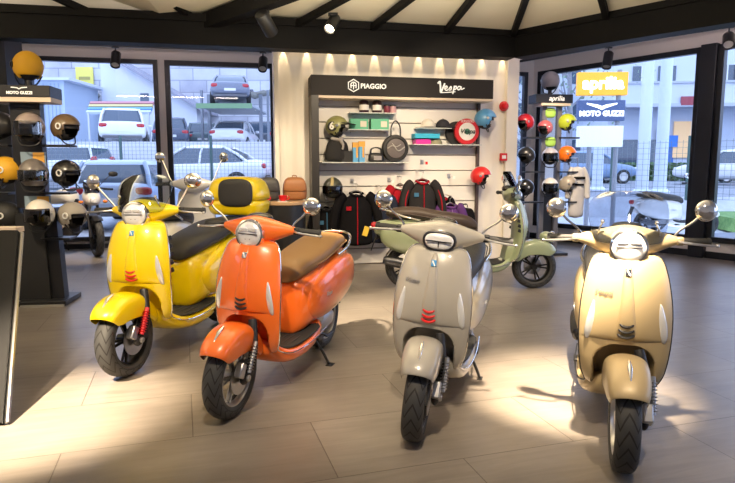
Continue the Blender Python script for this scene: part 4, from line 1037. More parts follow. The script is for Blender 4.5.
for px, py, dY, rz, col, lb, kw in (
    (525,124,0,PI+.4,(.36,.01,.02),'dark red helmet on the upper left arm of the right stand',{}),
    (567,124,0,-.4,LIME,'lime green helmet on the upper right arm of the right stand',{}),
    (526,157,0,PI+.4,(.02,.02,.02),'black helmet on the middle left arm of the right stand',{}),
    (567,156,0,-.4,(.80,.17,.01),'orange helmet on the middle right arm of the right stand',{}),
    (550,158,-.2,-PI/2,(.42,.40,.46),'lilac grey helmet in the middle front of the right stand',{'visor':SMOKE}),
    (525,189,0,PI+.4,(.015,.015,.015),'gloss black helmet on the lower left arm of the right stand',{}),
    (550,188,-.2,-PI/2,(.70,.68,.66),'white helmet in the lower front of the right stand',{'visor':SMOKE}),
    (568,186,0,-.4,(.42,.37,.30),'beige helmet on the lower right arm of the right stand',{}),
    (545,129,-.12,PI+.5,(.45,.10,.12),'faded red helmet between the poles of the right stand',{'s':.85})):
    hr(px, py, dY, rz, col, lb, **kw)
carton_ = []
for px, py, cm, lb in ((550,113,mat('bag_lime', (.35,.6,.1), .6),'lime green pouch high between the poles of the right stand'),(550,142,mat('bag_lime', (.35,.6,.1), .6),'lime green pouch under the faded red helmet')):
    p = at(px, py, Yr-.02); t = empty('accessory_pouch', p, .15, lb, 'pouch'); b = B(); blob(b, (0,0,0), (.085,.05,.075), 3); obj('pouch_body', b, cm, t); b = B(); tube(b, [(-.07,-.048,.03),(.07,-.048,.03)], .005, 6); obj('pouch_zip', b, BLACK, t)
p = at(581, 150, Yr-.02)
# hanging white race suit beside the stand
p = at(577, 178, Yr+.05)
t = empty('race_suit', (p.x, Yr+.05, p.z-.62), .15, 'white riding jacket with dark lettering hanging at the right side of the stand', 'jacket')
b = B(); rings = []
for k in range(8):
    v_ = k/7; rings.append([((.10 if k in (0,) else .13)*math.cos(a_)*(1+.05*math.sin(4*a_+k)), .08*math.sin(a_), .80*(1-v_)) for a_ in [2*PI*j/18 for j in range(18)]])
loft(b, rings[::-1]); sb = obj('jacket_body', b, WHC, t, sub=1)
b = B(); box(b, (0,-.085,.62), (.18,.01,.04)); box(b, (0,-.085,.52), (.14,.01,.03)); obj('dark_stripe', b, BK, sb)
for s in (-1,1):
    b = B(); tube(b, smooth_path([(s*.08,0,.78),(s*.15,-.02,.6),(s*.16,-.04,.30)]), .045, 10); obj('sleeve', b, WHC, t, sub=1)
b = B(); tube(b, [(0,0,.80),(0,0,.92),(-.25,0,.93)], .008, 6); obj('hanger', b, SILVER, t)

# ---------------------------------------------------------------- tracks and spotlights
TRB = mat('track_black', (.015,.015,.017), .4)
def track(name, a, c, label):
    t = empty(name, a, math.atan2((c-a).y,(c-a).x), label, 'light track'); L_ = (V((c.x,c.y,0))-V((a.x,a.y,0))).length
    b = B(); box(b, (L_/2,0,0), (L_,.035,.035)); obj('rail', b, TRB, t, smooth=False)
    for k in range(4):
        b = B(); x = L_*(.06+.29*k); tube(b, [(x,0,.0),(x,0,CEIL-a.z)], .006, 6); obj('suspension_rod', b, TRB, t)
TZ = 3.16
ta = ground(-40, 50, TZ) if False else W(-5.6, 2.2, TZ)
track('light_track', W(-7.0, 2.35, TZ), W(1.9, 2.35, TZ), 'long black light track in front of the left windows')
tr0 = FR2 @ V((-.1,-.75,TZ)); tr1 = FR2 @ V((7.0,-.75,TZ))
track('light_track', tr0, tr1, 'long black light track in front of the right windows')
def spotlight(p, tgt, label, drop=.17, L_=.25, r_=.07, lit=True, track_z=None):
    """p: where it clips on"""
    t = empty('track_spotlight', p, 0, label, 'spotlight', 'black track spotlights')
    h = V((0,0,-drop)); d = (V(tgt)-(V(p)+h)).normalized()
    b = B(); box(b, (0,0,-.02), (.10,.04,.03)); tube(b, [(0,0,-.02), h], .011, 8); obj('mount_arm', b, TRB, t)
    b = B(); Mx = Matrix.Translation(h - d*.08) @ d.to_track_quat('Z','Y').to_matrix().to_4x4()
    lathe(b, [(0,0),(r_*.9,0),(r_,.01),(r_,L_),(r_*.88,L_),(r_*.85,L_-.03),(0,L_-.03)], 24, Mx); hd = obj('lamp_head', b, TRB, t)
    b = B(); lathe(b, [(0,L_-.025),(r_*.8,L_-.024),(r_*.8,L_-.028)], 24, Mx); obj('lamp_lens', b, mat('lit_lamp', (1,.86,.62), .4, emit=14, ecol=(1,.82,.55)) if lit else mat('lamp_off', (.5,.5,.5), .2), hd)
    return t
def ontrack(px, F, d):
    I = F.inverted(); o = I @ V((0,0,CAMH)); r = I.to_3x3() @ ray(px, 60); t = (d-o.y)/r.y; q = o+r*t; q.z = TZ; return F @ q
spotlight(ontrack(116,FR,2.35), W(-3.4,.6,.5), 'spotlight on the left track in front of the wide left window', lit=False)
spotlight(ontrack(263,FR,2.35), W(-1.5,.2,.5), 'spotlight on the left track beside the white wall', lit=False)
spotlight(ontrack(608,FR2,-.75), V((3.0,8.5,.5)), 'spotlight on the right track in front of the shop signs', lit=False)
spotlight(ontrack(727,FR2,-.75), V((3.0,5.0,.3)), 'spotlight on the right track beyond the dark column', lit=False)
def px_of(p):
    c_, s_ = math.cos(PITCH), math.sin(PITCH); z = p.z-CAMH; f = p.y*c_-z*s_; return 367.5+FPX*p.x/f
def along(a, c, px):
    return min((a.lerp(c, k/200) for k in range(1,200)), key=lambda q: abs(px_of(q)-px))
hipp = along(Lz(HL,RZ1-.04), AP, 262)
p_ = at(272, 5, (HL.y*.62+AP.y*.38)); 
spotlight(V((hipp.x+.02,hipp.y,hipp.z-.15)), V((hipp.x+1.2,hipp.y+3,.5)), 'black spotlight hanging under the big diagonal beam', drop=.10)
q_ = ground(300,24,RZ1); rc = along(V((q_.x,q_.y,RZ1)), AP, 333)
spotlight(V((rc.x,rc.y,rc.z-.07)), V((rc.x-1.2,rc.y-2.5,0)), 'lit spotlight under the roof rib at the top of the picture', drop=.10, r_=.06, L_=.2)
# ---------------------------------------------------------------- smoke detector
p = at(448, 60, 9) ; t = empty('smoke_detector', (W(-2.0,1.5,CEIL)), 0, 'small white smoke detector on the ceiling over the left windows', 'detector')
b = B(); lathe(b, [(.05,0),(.05,-.02),(.035,-.04),(0,-.04)], 20); obj('detector_body', b, WHITE, t); b = B(); lathe(b, [(.058,0),(.058,-.008),(.05,-.01)], 20); obj('detector_base', b, WHITE, t)

# ---------------------------------------------------------------- motorcycle by the left window
gm = ground(103, 254)
mc = empty('motorcycle', (gm.x+.03, gm.y-.25, 0), math.radians(-22), 'white sport motorcycle with green stripe parked by the left window', 'motorcycle')
SM = Matrix.Rotation(-.55, 4, 'Z')
wheel(mc, 'front_wheel', (0,0,.30), .30, .11, mat('black_rim', (.015,.015,.017), .3, .4), 5, SM, rimr=.21)
b = B(); 
for s in (-1,1): tube(b, [(0,s*.075,.30),(-.30,s*.08,.95)], .022, 8)
obj('fork', b, DKSTEEL, mc, SM)
b = B(); rows = []
for k in range(8):
    A = math.radians(50+k*14); rows.append([((.335+.01*math.cos(y*3))*math.cos(A), y*.07, .30+(.335-.02*abs(y)**2)*math.sin(A)) for y in (-1,-.5,0,.5,1)])
loft(b, rows, caps=False, closed=False); obj('front_fender', b, BLACK, mc, SM, solid=.004, sub=1)
b = B(); loft(b, [superring(x,0,z,w,h,2.4,16) for x,z,h,w in ((-.02,.83,.03,.04),(-.07,.85,.09,.11),(-.20,.88,.14,.14),(-.30,.90,.12,.12))]); cw = obj('front_cowl', b, WHT, mc, SM, sub=1)
b = B(); blob(b, (-.03,0,.84), (.03,.06,.05), 2.5); obj('headlight', b, LAMPGLASS, cw, SM)
b = B(); loft(b, [[(-.10+.0,-.10,.95),(-.10,.10,.95)],[(-.22,-.11,1.07),(-.22,.11,1.07)],[(-.30,-.07,1.14),(-.30,.07,1.14)]], caps=False, closed=False); obj('windscreen', b, SMOKE, cw, SM, solid=.003)
for s in (-1,1):
    b = B(); blob(b, (-.10,s*.17,.82), (.04,.035,.025)); obj('turn_signal', b, ORLENS, cw, SM)
    b = B(); tube(b, smooth_path([(-.32,s*.12,1.02),(-.30,s*.25,1.16),(-.28,s*.32,1.22)]), .006, 6); ms = obj('mirror_stem', b, BLACK, mc, SM); b = B(); blob(b, (-.28,s*.35,1.23), (.02,.07,.04), 2.4); obj('mirror_head', b, BLACK, ms, SM)
    b = B(); cyl(b, (-.36,s*.22,1.0), (-.40,s*.36,.99), .017); obj('handlebar_grip', b, RUBBER, mc, SM)
b = B(); tube(b, smooth_path([(-.37,-.28,1.0),(-.33,-.1,1.02),(-.33,.1,1.02),(-.37,.28,1.0)]), .012, 8); obj('handlebar', b, SATIN, mc, SM)
b = B(); loft(b, [superring(x,0,z,w,h,2.4,16) for x,z,h,w in ((-.38,.86,.07,.09),(-.45,.90,.12,.15),(-.62,.90,.13,.16),(-.80,.85,.09,.11),(-.88,.81,.05,.08))]); obj('fuel_tank', b, WHT, mc, sub=1)
for s in (-1,1):
    b = B(); loft(b, [superring(x,s*y,z,.02,h,2.6,12) for x,y,z,h in ((-.20,.13,.78,.04),(-.32,.17,.68,.14),(-.50,.18,.58,.20),(-.70,.16,.48,.14),(-.82,.13,.42,.06))]); fp = obj('side_fairing', b, WHT, mc, sub=1)
    b = B(); box(b, (-.34,s*.195,.70), (.16,.01,.05), Matrix.Rotation(-.6,3,'Y')); obj('green_stripe', b, mat('stripe_green', (.05,.45,.10), .4), fp)
    b = B(); box(b, (-.58,s*.205,.46), (.16,.01,.10), Matrix.Rotation(-.2,3,'Y')); obj('red_stripe', b, mat('stripe_red', (.55,.02,.02), .4), fp)
b = B(); loft(b, [superring(x,0,z,w,h,3,14) for x,z,h,w in ((-.80,.80,.03,.08),(-.95,.80,.04,.14),(-1.15,.86,.04,.12),(-1.40,.93,.03,.08))]); obj('seat', b, BLACK, mc, sub=1)
b = B(); loft(b, [superring(x,0,z,w,h,2.6,14) for x,z,h,w in ((-.95,.72,.05,.10),(-1.15,.78,.07,.11),(-1.40,.87,.05,.07),(-1.48,.89,.02,.03))]); tl = obj('tail_fairing', b, WHT, mc, sub=1)
b = B(); blob(b, (-1.48,0,.88), (.02,.05,.02)); obj('tail_light', b, REDLENS, tl)
b = B(); blob(b, (-.62,0,.45), (.24,.15,.20), 3); tube(b, [(-.35,0,.85),(-.45,.1,.55),(-.75,.12,.35)], .025, 8); tube(b, [(-.35,0,.85),(-.45,-.1,.55),(-.75,-.12,.35)], .025, 8); obj('engine', b, DKSTEEL, mc)
b = B(); tube(b, [(-.75,.09,.38),(-1.38,.10,.31)], .025, 8); tube(b, [(-.75,-.09,.38),(-1.38,-.10,.31)], .025, 8); obj('swingarm', b, SATIN, mc)
wheel(mc, 'rear_wheel', (-1.38,0,.31), .31, .15, mat('black_rim', (.015,.015,.017), .3, .4), 5, None, rimr=.21)
b = B(); tube(b, smooth_path([(-.6,-.12,.25),(-.85,-.17,.25),(-1.15,-.2,.42)]), [.03]*6+[.045]*7, 12); obj('exhaust', b, SILVER, mc)
b = B(); tube(b, [(-.8,.10,.3),(-.86,.24,.02)], .01, 6); obj('side_stand', b, BLACK, mc)
# ---------------------------------------------------------------- outdoors
def gmat(name, c1, c2, sc=3, rough=.9):
    m = bpy.data.materials.new(name); m.use_nodes = True; nt = m.node_tree; b_ = nt.nodes['Principled BSDF']; b_.inputs['Roughness'].default_value = rough
    tc = nt.nodes.new('ShaderNodeTexCoord'); n = nt.nodes.new('ShaderNodeTexNoise'); n.inputs['Scale'].default_value = sc; n.inputs['Detail'].default_value = 6; nt.links.new(tc.outputs['Object'], n.inputs['Vector'])
    rp = nt.nodes.new('ShaderNodeValToRGB'); rp.color_ramp.elements[0].color = (*c1,1); rp.color_ramp.elements[0].position = .35; rp.color_ramp.elements[1].color = (*c2,1); rp.color_ramp.elements[1].position = .65
    nt.links.new(n.outputs['Fac'], rp.inputs[0]); nt.links.new(rp.outputs[0], b_.inputs['Base Color']); return m
ASPH = gmat('asphalt', (.22,.24,.28), (.30,.32,.36), 2)
PAVE = gmat('pavement_concrete', (.42,.44,.48), (.52,.54,.58), 3)
GRASS = gmat('grass_verge', (.10,.22,.06), (.20,.34,.10), 12)
def stonem():
    m = bpy.data.materials.new('stone_wall'); m.use_nodes = True; nt = m.node_tree; b_ = nt.nodes['Principled BSDF']; b_.inputs['Roughness'].default_value = .9
    tc = nt.nodes.new('ShaderNodeTexCoord'); mp = nt.nodes.new('ShaderNodeMapping'); mp.inputs['Rotation'].default_value = (PI/2,0,0); nt.links.new(tc.outputs['Object'], mp.inputs[0])
    br = nt.nodes.new('ShaderNodeTexBrick'); br.inputs['Scale'].default_value = 1; br.inputs['Brick Width'].default_value = 1.7; br.inputs['Row Height'].default_value = .75; br.inputs['Mortar Size'].default_value = .035
    br.inputs['Color1'].default_value = (.62,.62,.66,1); br.inputs['Color2'].default_value = (.50,.50,.55,1); br.inputs['Mortar'].default_value = (.36,.37,.42,1); nt.links.new(mp.outputs[0], br.inputs['Vector'])
    n = nt.nodes.new('ShaderNodeTexNoise'); n.inputs['Scale'].default_value = .6; n.inputs['Detail'].default_value = 8; nt.links.new(tc.outputs['Object'], n.inputs['Vector'])
    x = nt.nodes.new('ShaderNodeMix'); x.data_type = 'RGBA'; x.blend_type = 'OVERLAY'; x.inputs['Factor'].default_value = .6; nt.links.new(br.outputs['Color'], x.inputs['A']); nt.links.new(n.outputs['Fac'], x.inputs['B']); nt.links.new(x.outputs['Result'], b_.inputs['Base Color']); return m
STONE = stonem()
CONC = mat('pale_concrete', (.55,.57,.62), .85)
def gsurf(name, pts, z, m, th=.1):
    b = B(); slab(b, [V((x,y,0)) for x,y in pts], z-th, z); return struct(name, b, m)
# forecourt, sloping up to the street
b = B(); rows = [[(x, y+ (x*.2 if y < 14 else 0), z) for x in (-22,-10,0,9,20)] for y, z in ((10.9,-.02),(12.0,.04),(15.2,.06),(16.0,.55))]
loft(b, rows, caps=False, closed=False); struct('ground_forecourt', b, PAVE)
gsurf('ground_street', [(-40,16),(60,16),(60,22.5),(-40,22.5)], .56, ASPH)
gsurf('ground_side_street', [(7.6,-4),(60,-4),(60,16.2),(7.6,16.2)], .02, ASPH, .2)
gsurf('ground_far', [(1.0,22.5),(80,22.5),(80,70),(1.0,70)], .58, ASPH, .2)
b = B(); slab(b, [V((7.2,9.5,0)),V((60,14,0)),V((60,20,0)),V((7.6,14,0))], .02, .30); struct('ground_verge', b, GRASS)
b = B(); slab(b, [V((-45,22.6,0)),V((1.0,22.6,0)),V((1.0,60,0)),V((-45,60,0))], 0, 2.12); struct('ground_terrace', b, CONC)
b = B(); slab(b, [V((-45,39,0)),V((4,39,0)),V((4,40,0)),V((-45,40,0))], 2, 13); struct('wall_hillside', b, STONE)
b = B(); slab(b, [V((-45,22.45,0)),V((1.0,22.45,0)),V((1.0,22.6,0)),V((-45,22.6,0))], .5, 2.25); struct('wall_terrace', b, mat('white_parapet', (.70,.71,.75), .8))
# steps in the hill wall: ledge of brush
b = B()
random.seed(3)
for i in range(120):
    x = -30+i*.27
    if -17 < x < -9.5: continue
    blob(b, (x, 38.5, 6.0+random.uniform(-.1,.1)+.02*x), (.3,.25,random.uniform(.12,.3)), seg=6, rings=4)
tag(obj('ledge_brush', b, mat('dry_brush', (.22,.22,.20), .95), None), 'dry brush growing along the ledge of the stone hillside wall', 'plants', kind='stuff')

CARGLASS = mat('car_glass', (.06,.09,.13), .08, 0, .8)
def car(label, loc, rz, paintc, L_=4.3, Wd=1.76, H=1.45, kind='sedan', group='cars outside', lights=True, name='car'):
    m = mat('car_paint_%d_%d_%d' % tuple(int(c*99) for c in paintc), paintc, .3, 0, .7)
    r = empty(name, loc, rz, label, 'car', group)
    h = Wd/2; l = L_/2
    prof = {'sedan': [(-1,.55,.88,.84),(-.97,.42,.98,.93),(-.85,.30,1.02,.98),(-.45,.22,.96,1.0),(0,.22,.93,1.0),(.42,.22,.93,1.0),(.72,.24,.84,.98),(.90,.30,.74,.94),(.98,.38,.66,.86),(1,.45,.58,.78)],
            'hatch': [(-1,.50,.85,.86),(-.98,.40,.97,.94),(-.9,.30,.98,.98),(-.45,.22,.97,1.0),(0,.22,.95,1.0),(.45,.22,.95,1.0),(.72,.24,.88,.98),(.90,.30,.78,.94),(.98,.38,.68,.86),(1,.45,.58,.78)]}
    prof['suv'] = [(x,z0+.05,z1+.10,w) for x,z0,z1,w in prof['hatch']]
    pf = prof[kind]
    b = B(); loft(b, [superring(x*l,0,(z0+z1)/2,w*h,(z1-z0)/2,5,16) for x,z0,z1,w in pf]); obj('car_body', b, m, r, sub=1)
    zb = .90 if kind != 'suv' else 1.0
    xr0, xf0, xr1, xf1 = {'sedan': (-.80,.40,-.42,.08), 'hatch': (-.95,.46,-.80,.12), 'suv': (-.97,.44,-.90,.14)}[kind]
    def gring(z, t, g=0): 
        x0 = (xr0+(xr1-xr0)*t)*l-g; x1 = (xf0+(xf1-xf0)*t)*l+g; ww = h*(.90-.20*t)+g
        out = []
        for cx, cy, sxn, syn in ((x1,ww,-1,-1),(x0,ww,1,-1),(x0,-ww,1,1),(x1,-ww,-1,1)):
            a = [(cx+sxn*.16,cy),(cx,cy+syn*.12)] if (sxn,syn) in ((1,-1),(-1,1)) else [(cx,cy+syn*.12),(cx+sxn*.16,cy)]
            out += [(p[0],p[1],z) for p in a]
        return out
    b = B(); loft(b, [gring(zb-.06,0), gring(zb+(H-zb)*.5,.45), gring(H-.07,.92)]); gh = obj('windows', b, CARGLASS, r, angle=25)
    b = B(); loft(b, [gring(H-.10,.86,.012), gring(H-.06,.95,.008), gring(H-.015,1.05,-.03), gring(H,1.12,-.15)]); obj('roof', b, m, r, angle=50)
    b = B()
    for s in (-1,1):
        for xa, xb in ((xr0,xr1),(xf0,xf1)): tube(b, [(xa*l+(-.0),s*h*.875,zb-.05),((xa+xb)/2*l,s*h*.80,zb+(H-zb)*.5),(xb*l,s*h*.70,H-.05)], .045, 6)
        tube(b, [(-.12*l,s*h*.915,zb-.05),(-.13*l,s*h*.83,zb+(H-zb)*.5),(-.15*l,s*h*.725,H-.05)], .035, 6)
    obj('pillars', b, m, r)
    for sx_ in (-.62,.62):
        for s in (-1,1):
            b = B(); Mx = Matrix.Translation(V((sx_*l, s*(h-.09), .31))) @ YAX
            lathe(b, [(.20,-.10),(.30,-.10),(.32,-.07),(.32,.07),(.30,.10),(.20,.10)], 28, Mx, closed=True); wh = obj('wheel', b, RUBBER, r)
            b = B(); lathe(b, [(0,-.085),(.21,-.09),(.21,.09),(0,.085)], 20, Mx); 
            obj('hubcap', b, SILVER, wh)
    for s in (-1,1):
        b = B(); blob(b, (-l*.965,s*h*.72,.80 if kind != 'suv' else .95), (.07,.18,.09 if kind != 'suv' else .18), 3); obj('tail_light', b, REDLENS, r)
        b = B(); blob(b, (l*.93,s*h*.66,.66), (.10,.18,.07), 3); obj('headlight', b, CLEARLENS, r)
        b = B(); blob(b, (xf0*l-.12,s*(h+.06),zb+.06), (.06,.09,.06), 3); obj('side_mirror', b, m, r)
    b = B(); box(b, (-l-.005,0,.62), (.02,.50,.11)); obj('number_plate', b, mat('plate_white', (.75,.75,.75), .5), r)
    b = B(); box(b, (-l*.985,0,.36), (.08,Wd*.8,.10)); obj('rear_bumper', b, mat('bumper_grey', (.12,.12,.13), .6), r, bev=.02)
    return r
def gx(px, Y): return at(px, 166, Y).x
AWAY = math.radians(90)
car('white hatchback parked on the terrace below the awning, seen from behind', (gx(127,25.5),25.5,2.12), AWAY+.32, (.78,.79,.82), 4.1, 1.80, 1.5, 'hatch')
car('grey saloon raised on the parking lift, seen from behind', (gx(233.5,29.5),29.5,4.12), AWAY+.19, (.16,.18,.24), 4.5, 1.80, 1.44, 'sedan')
car('white saloon parked beneath the parking lift', (gx(238,30.5),30.3,2.12), AWAY, (.72,.73,.76), 4.4, 1.70, 1.42, 'sedan')
car('dark blue car parked at the left behind the second window', (gx(174,30),29.9,2.12), AWAY+.28, (.06,.08,.13), 4.1, 1.7, 1.5, 'hatch')
car('dark teal car parked beside the dark blue one', (gx(204,33.4),33.4,2.12), AWAY+.25, (.05,.10,.12), 4.1, 1.7, 1.5, 'hatch')
car('dark pickup partly behind the lift post', (gx(266,35),35.6,2.12), AWAY, (.08,.09,.11), 4.3, 1.8, 1.7, 'suv')
car('white saloon driving along the street behind the second window', (gx(196,19),19.3,.56), PI-.03, (.80,.81,.84), 4.6, 1.80, 1.44, 'sedan')
car('white estate car on the street behind the left helmet stand', (gx(45,20.9),20.9,.56), PI-.05, (.72,.74,.80), 4.3, 1.78, 1.50, 'suv')
car('pale blue car waiting outside the window behind the yellow scooter', (gx(128,13.3),13.7,.06), AWAY+.12, (.45,.55,.72), 4.0, 1.7, 1.42, 'hatch')
car('red car at the right edge of the second window', (gx(342,19.4),19.6,.56), PI, (.55,.06,.07), 4.2, 1.76, 1.42, 'hatch')
# right side cars
car('blue hatchback parked behind the white sign panel', (gx(592,27),27.5,.58), .1, (.18,.28,.45), 4.1, 1.7, 1.45, 'hatch')
car('white car parked beyond the dark column', (gx(730,25),25,.58), math.radians(150), (.72,.73,.76), 4.2, 1.75, 1.45, 'hatch')
car('red car at the far right edge in front of the pale building', (gx(765,27),28.5,.56), PI+.0, (.62,.05,.06), 4.2, 1.75, 1.40, 'hatch')

# parking lift
lf = empty('parking_lift', (gx(238,29.5),29.5,2.12), 0, 'grey two-post parking lift holding the grey saloon', 'car lift')
for px in (211, 262):
    b = B(); x = gx(px,29.5)-lf.location.x; box(b, (x,0,1.3), (.14,.20,2.7)); box(b, (x+(-.35 if px == 211 else .35),0,1.4), (.10,.14,2.9)); obj('lift_post', b, mat('lift_grey', (.22,.24,.28), .5, .4), lf, smooth=False)
b = B(); x0 = gx(211,29.5)-lf.location.x; x1 = gx(262,29.5)-lf.location.x
box(b, ((x0+x1)/2,0,1.93), (x1-x0,4.4,.10)); obj('lift_platform', b, mat('lift_grey_light', (.40,.43,.46), .5, .3), lf, smooth=False)
b = B(); box(b, ((x0+x1)/2,-2.22,1.90), (x1-x0,.06,.22)); obj('platform_edge', b, mat('lift_green', (.18,.30,.16), .6), lf, smooth=False)
# blue-grey container shed, white gabled house with striped awning
sh_ = empty('storage_container', (gx(32,33),34,2.12), 0, 'pale blue storage container behind the left window', 'container')
b = B(); box(b, (0,0,1.85), (5.0,4,3.7)); obj('container_body', b, mat('container_blue', (.42,.50,.62), .6), sh_, smooth=False)
b = B(); box(b, (.2,-.05,3.72), (5.4,4.4,.14)); obj('container_roof', b, mat('container_roof', (.62,.66,.74), .6), sh_, smooth=False)
b = B()
for i in range(24): box(b, (-2.4+.2*i,-2.02,1.8), (.07,.05,3.4))
obj('wall_ribs', b, mat('container_blue_dark', (.36,.44,.56), .6), sh_, smooth=False)
ho = empty('small_house', (gx(131,33),37.0,2.12), 0, 'small white house with a sloping roof and striped awning', 'house')
b = B(); loft(b, [[(-2.6,y,0),(2.9,y,0),(2.9,y,2.6),(-1.6,y,5.3),(-2.6,y,5.3)] for y in (-1.2,1.8)]); obj('house_walls', b, mat('house_white', (.68,.70,.76), .8), ho, smooth=False)
b = B(); loft(b, [[(-2.0,y,5.45),(3.4,y,2.35),(3.4,y,2.5),(-2.0,y,5.62)] for y in (-1.7,2)]); obj('house_roof', b, mat('roof_slate', (.30,.30,.36), .7), ho, smooth=False)
for i, x in enumerate((-.1,.8)):
    b = B(); box(b, (x,-1.22,2.9), (.5,.06,1.1)); obj('house_window', b, CARGLASS, ho, smooth=False)
aw = empty('striped_awning', (gx(122,30.5),30.9,4.0), 0, 'awning striped pink, yellow and blue over the white hatchback', 'awning')
for i, c_ in enumerate(((.55,.25,.28),(.65,.55,.25),(.15,.35,.65),(.55,.62,.72))):
    b = B(); box(b, (0,-.15*i,.5-.16*i), (3.2,.16,.14), Matrix.Rotation(.7,3,'X')); obj('awning_stripe', b, mat('awning_%d' % i, c_, .8), aw, smooth=False)
for s in (-1,1):
    b = B(); box(b, (s*1.5,-.5,-.93), (.08,.08,1.9)); obj('awning_post', b, CONC, aw, smooth=False)
ys = empty('wall_notice', (gx(89,38.8),38.9,at(89,80,38.9).z), 0, 'small yellow notice on the stone hillside wall', 'sign'); b = B(); box(b, (0,0,0), (1.1,.05,1.6)); obj('notice_plate', b, mat('notice_yellow', (.85,.75,.15), .6), ys, smooth=False); b = B(); box(b, (0,-.03,.1), (.7,.02,.2)); box(b, (0,-.03,-.3), (.5,.02,.12)); obj('notice_marks', b, mat('notice_dark', (.4,.35,.1), .6), ys, smooth=False)
# wire fence
def fence(label, a, c, z0, z1, n, base=True, dx=.10, dz=.10):
    a = V(a); c = V(c); L_ = (c-a).length; t = empty('wire_fence', a, math.atan2((c-a).y,(c-a).x), label, 'fence', 'wire mesh fences')
    FM = mat('fence_green', (.07,.13,.12), .5)
    b = B(); x = 0
    while x < L_: box(b, (x,0,(z0+z1)/2), (.007,.007,z1-z0)); x += dx
    z = z0
    while z < z1: box(b, (L_/2,0,z), (L_,.007,.007)); z += dz
    obj('wire_mesh', b, mat('fence_wire', (.16,.20,.22), .5), t, smooth=False)
    for k in range(n+1):
        b = B(); box(b, (L_*k/n,0,(z1+.1)/2), (.06,.06,z1+.1)); obj('fence_post', b, FM, t, smooth=False)
fence('mesh fence on the kerb outside the left windows', (gx(-60,15.8),15.8,.5), (gx(300,15.8),16.0,.5), .05, 1.55, 4)
fence('mesh fence on the kerb outside the right windows', (gx(548,18.0),18.0,.5), (gx(800,13),13.6,.3), .05, 1.5, 3, dx=.14, dz=.14)
# sign pylon
pY = 13.2
py_ = empty('sign_pylon', (gx(600,pY), pY, 0), -.05, 'outdoor sign pylon with glowing yellow, blue and white panels stacked on it', 'sign')
def sgn(x0,x1,y0,y1,m,nm):
    a = at(x0,y1,pY); c = at(x1,y0,pY); b = B(); cx = (a.x+c.x)/2-py_.location.x; box(b, (cx,0,(a.z+c.z)/2), (c.x-a.x,.16,c.z-a.z)); o = obj(nm, b, m, py_, smooth=False, bev=.01); return o, cx, (a.z+c.z)/2
SY, cx, cz = sgn(577,627,72.5,95.5,mat('lit_yellow_panel', (.90,.42,.03), .5, emit=.55, ecol=(1,.48,.03)),'yellow_panel')
text('panel_lettering', 'aprilia', .36, mat('lit_white_letters', (1,1,1), .5, emit=1.3), SY, (cx,-.085,cz), (PI/2,0,0), extrude=.01, bold=.012)
SB, cx, cz = sgn(577,624,100.5,121,mat('lit_blue_panel', (.08,.12,.25), .5, emit=.12, ecol=(.12,.18,.35)),'blue_panel')
text('panel_lettering', 'MOTO GUZZI', .15, mat('lit_white_letters', (1,1,1), .5, emit=1.3), SB, (cx,-.085,cz-.07), (PI/2,0,0), extrude=.01, bold=.008)
b = B()
for s in (-1,1):
    rows = [[(cx+s*x, -.09, cz+z), (cx+s*x, -.09, cz+z2)] for x,z,z2 in ((0,.01,.09),(.08,.05,.12),(.2,.09,.14),(.32,.13,.16))]; loft(b, rows, caps=False, closed=False)
obj('eagle_emblem', b, mat('lit_white_letters', (1,1,1), .5, emit=1.3), SB, smooth=False, solid=.01)
SW, cx, cz = sgn(577,622,126,147,mat('lit_white_panel', (.80,.83,.90), .5, emit=.35, ecol=(.85,.9,1)),'white_panel')
b = B(); tube(b, [(.32,0,-.05),(.32,0,at(600,70,pY).z)], .05, 10); tube(b, [(-.25,0,-.05),(-.25,0,at(600,130,pY).z)], .05, 10); obj('pylon_posts', b, mat('pylon_grey', (.3,.32,.36), .5), py_)
# lamp posts
for i, (px, Y, lb) in enumerate(((643,17,'pale street pole left of the building entrance'),(661,17.3,'second pale street pole beside the building entrance'),(598,19,'short pale street pole under the sign pylon'))):
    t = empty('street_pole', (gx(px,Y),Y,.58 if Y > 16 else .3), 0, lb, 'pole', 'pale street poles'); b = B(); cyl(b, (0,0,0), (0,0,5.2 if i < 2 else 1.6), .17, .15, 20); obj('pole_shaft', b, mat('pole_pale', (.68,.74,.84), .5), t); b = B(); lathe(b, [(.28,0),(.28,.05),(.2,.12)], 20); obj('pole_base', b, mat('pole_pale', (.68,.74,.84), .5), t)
# pale building on the right
BY = 36
bl = empty('office_building', (gx(680,BY),BY,.58), -.10, 'pale blue-white building with strip windows and a recessed ground floor', 'building')
X0 = gx(612,BY)-bl.location.x; X1 = gx(900,BY)-bl.location.x
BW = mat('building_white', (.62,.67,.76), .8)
zf = lambda py: at(680, py, BY).z-.58
b = B(); box(b, ((X0+X1)/2,4,(zf(105)+zf(30))/2), (X1-X0,8,zf(30)-zf(105))); obj('upper_floors', b, BW, bl, smooth=False)
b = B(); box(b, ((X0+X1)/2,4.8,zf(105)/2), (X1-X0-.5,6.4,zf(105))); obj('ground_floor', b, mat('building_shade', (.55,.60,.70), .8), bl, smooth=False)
b = B(); box(b, ((X0+X1)/2,-.05,zf(82)), (X1-X0,.12,.12)); box(b, ((X0+X1)/2,-.05,zf(105)), (X1-X0,.16,.2)); obj('cornice', b, mat('cornice_grey', (.48,.52,.60), .7), bl, smooth=False)
for px in (600+38,600+62,718,735,760):
    x = gx(px,BY)-bl.location.x; b = B(); box(b, (x,-.03,zf(74)), (1.3 if px > 700 else 1.0,.06,.95)); wn = obj('building_window', b, CARGLASS, bl, smooth=False); b = B(); box(b, (x,-.07,zf(74)), (.07,.04,.95)); box(b, (x,-.07,zf(82.5)), (1.5,.06,.08)); obj('window_bar', b, WHITE, wn, smooth=False)
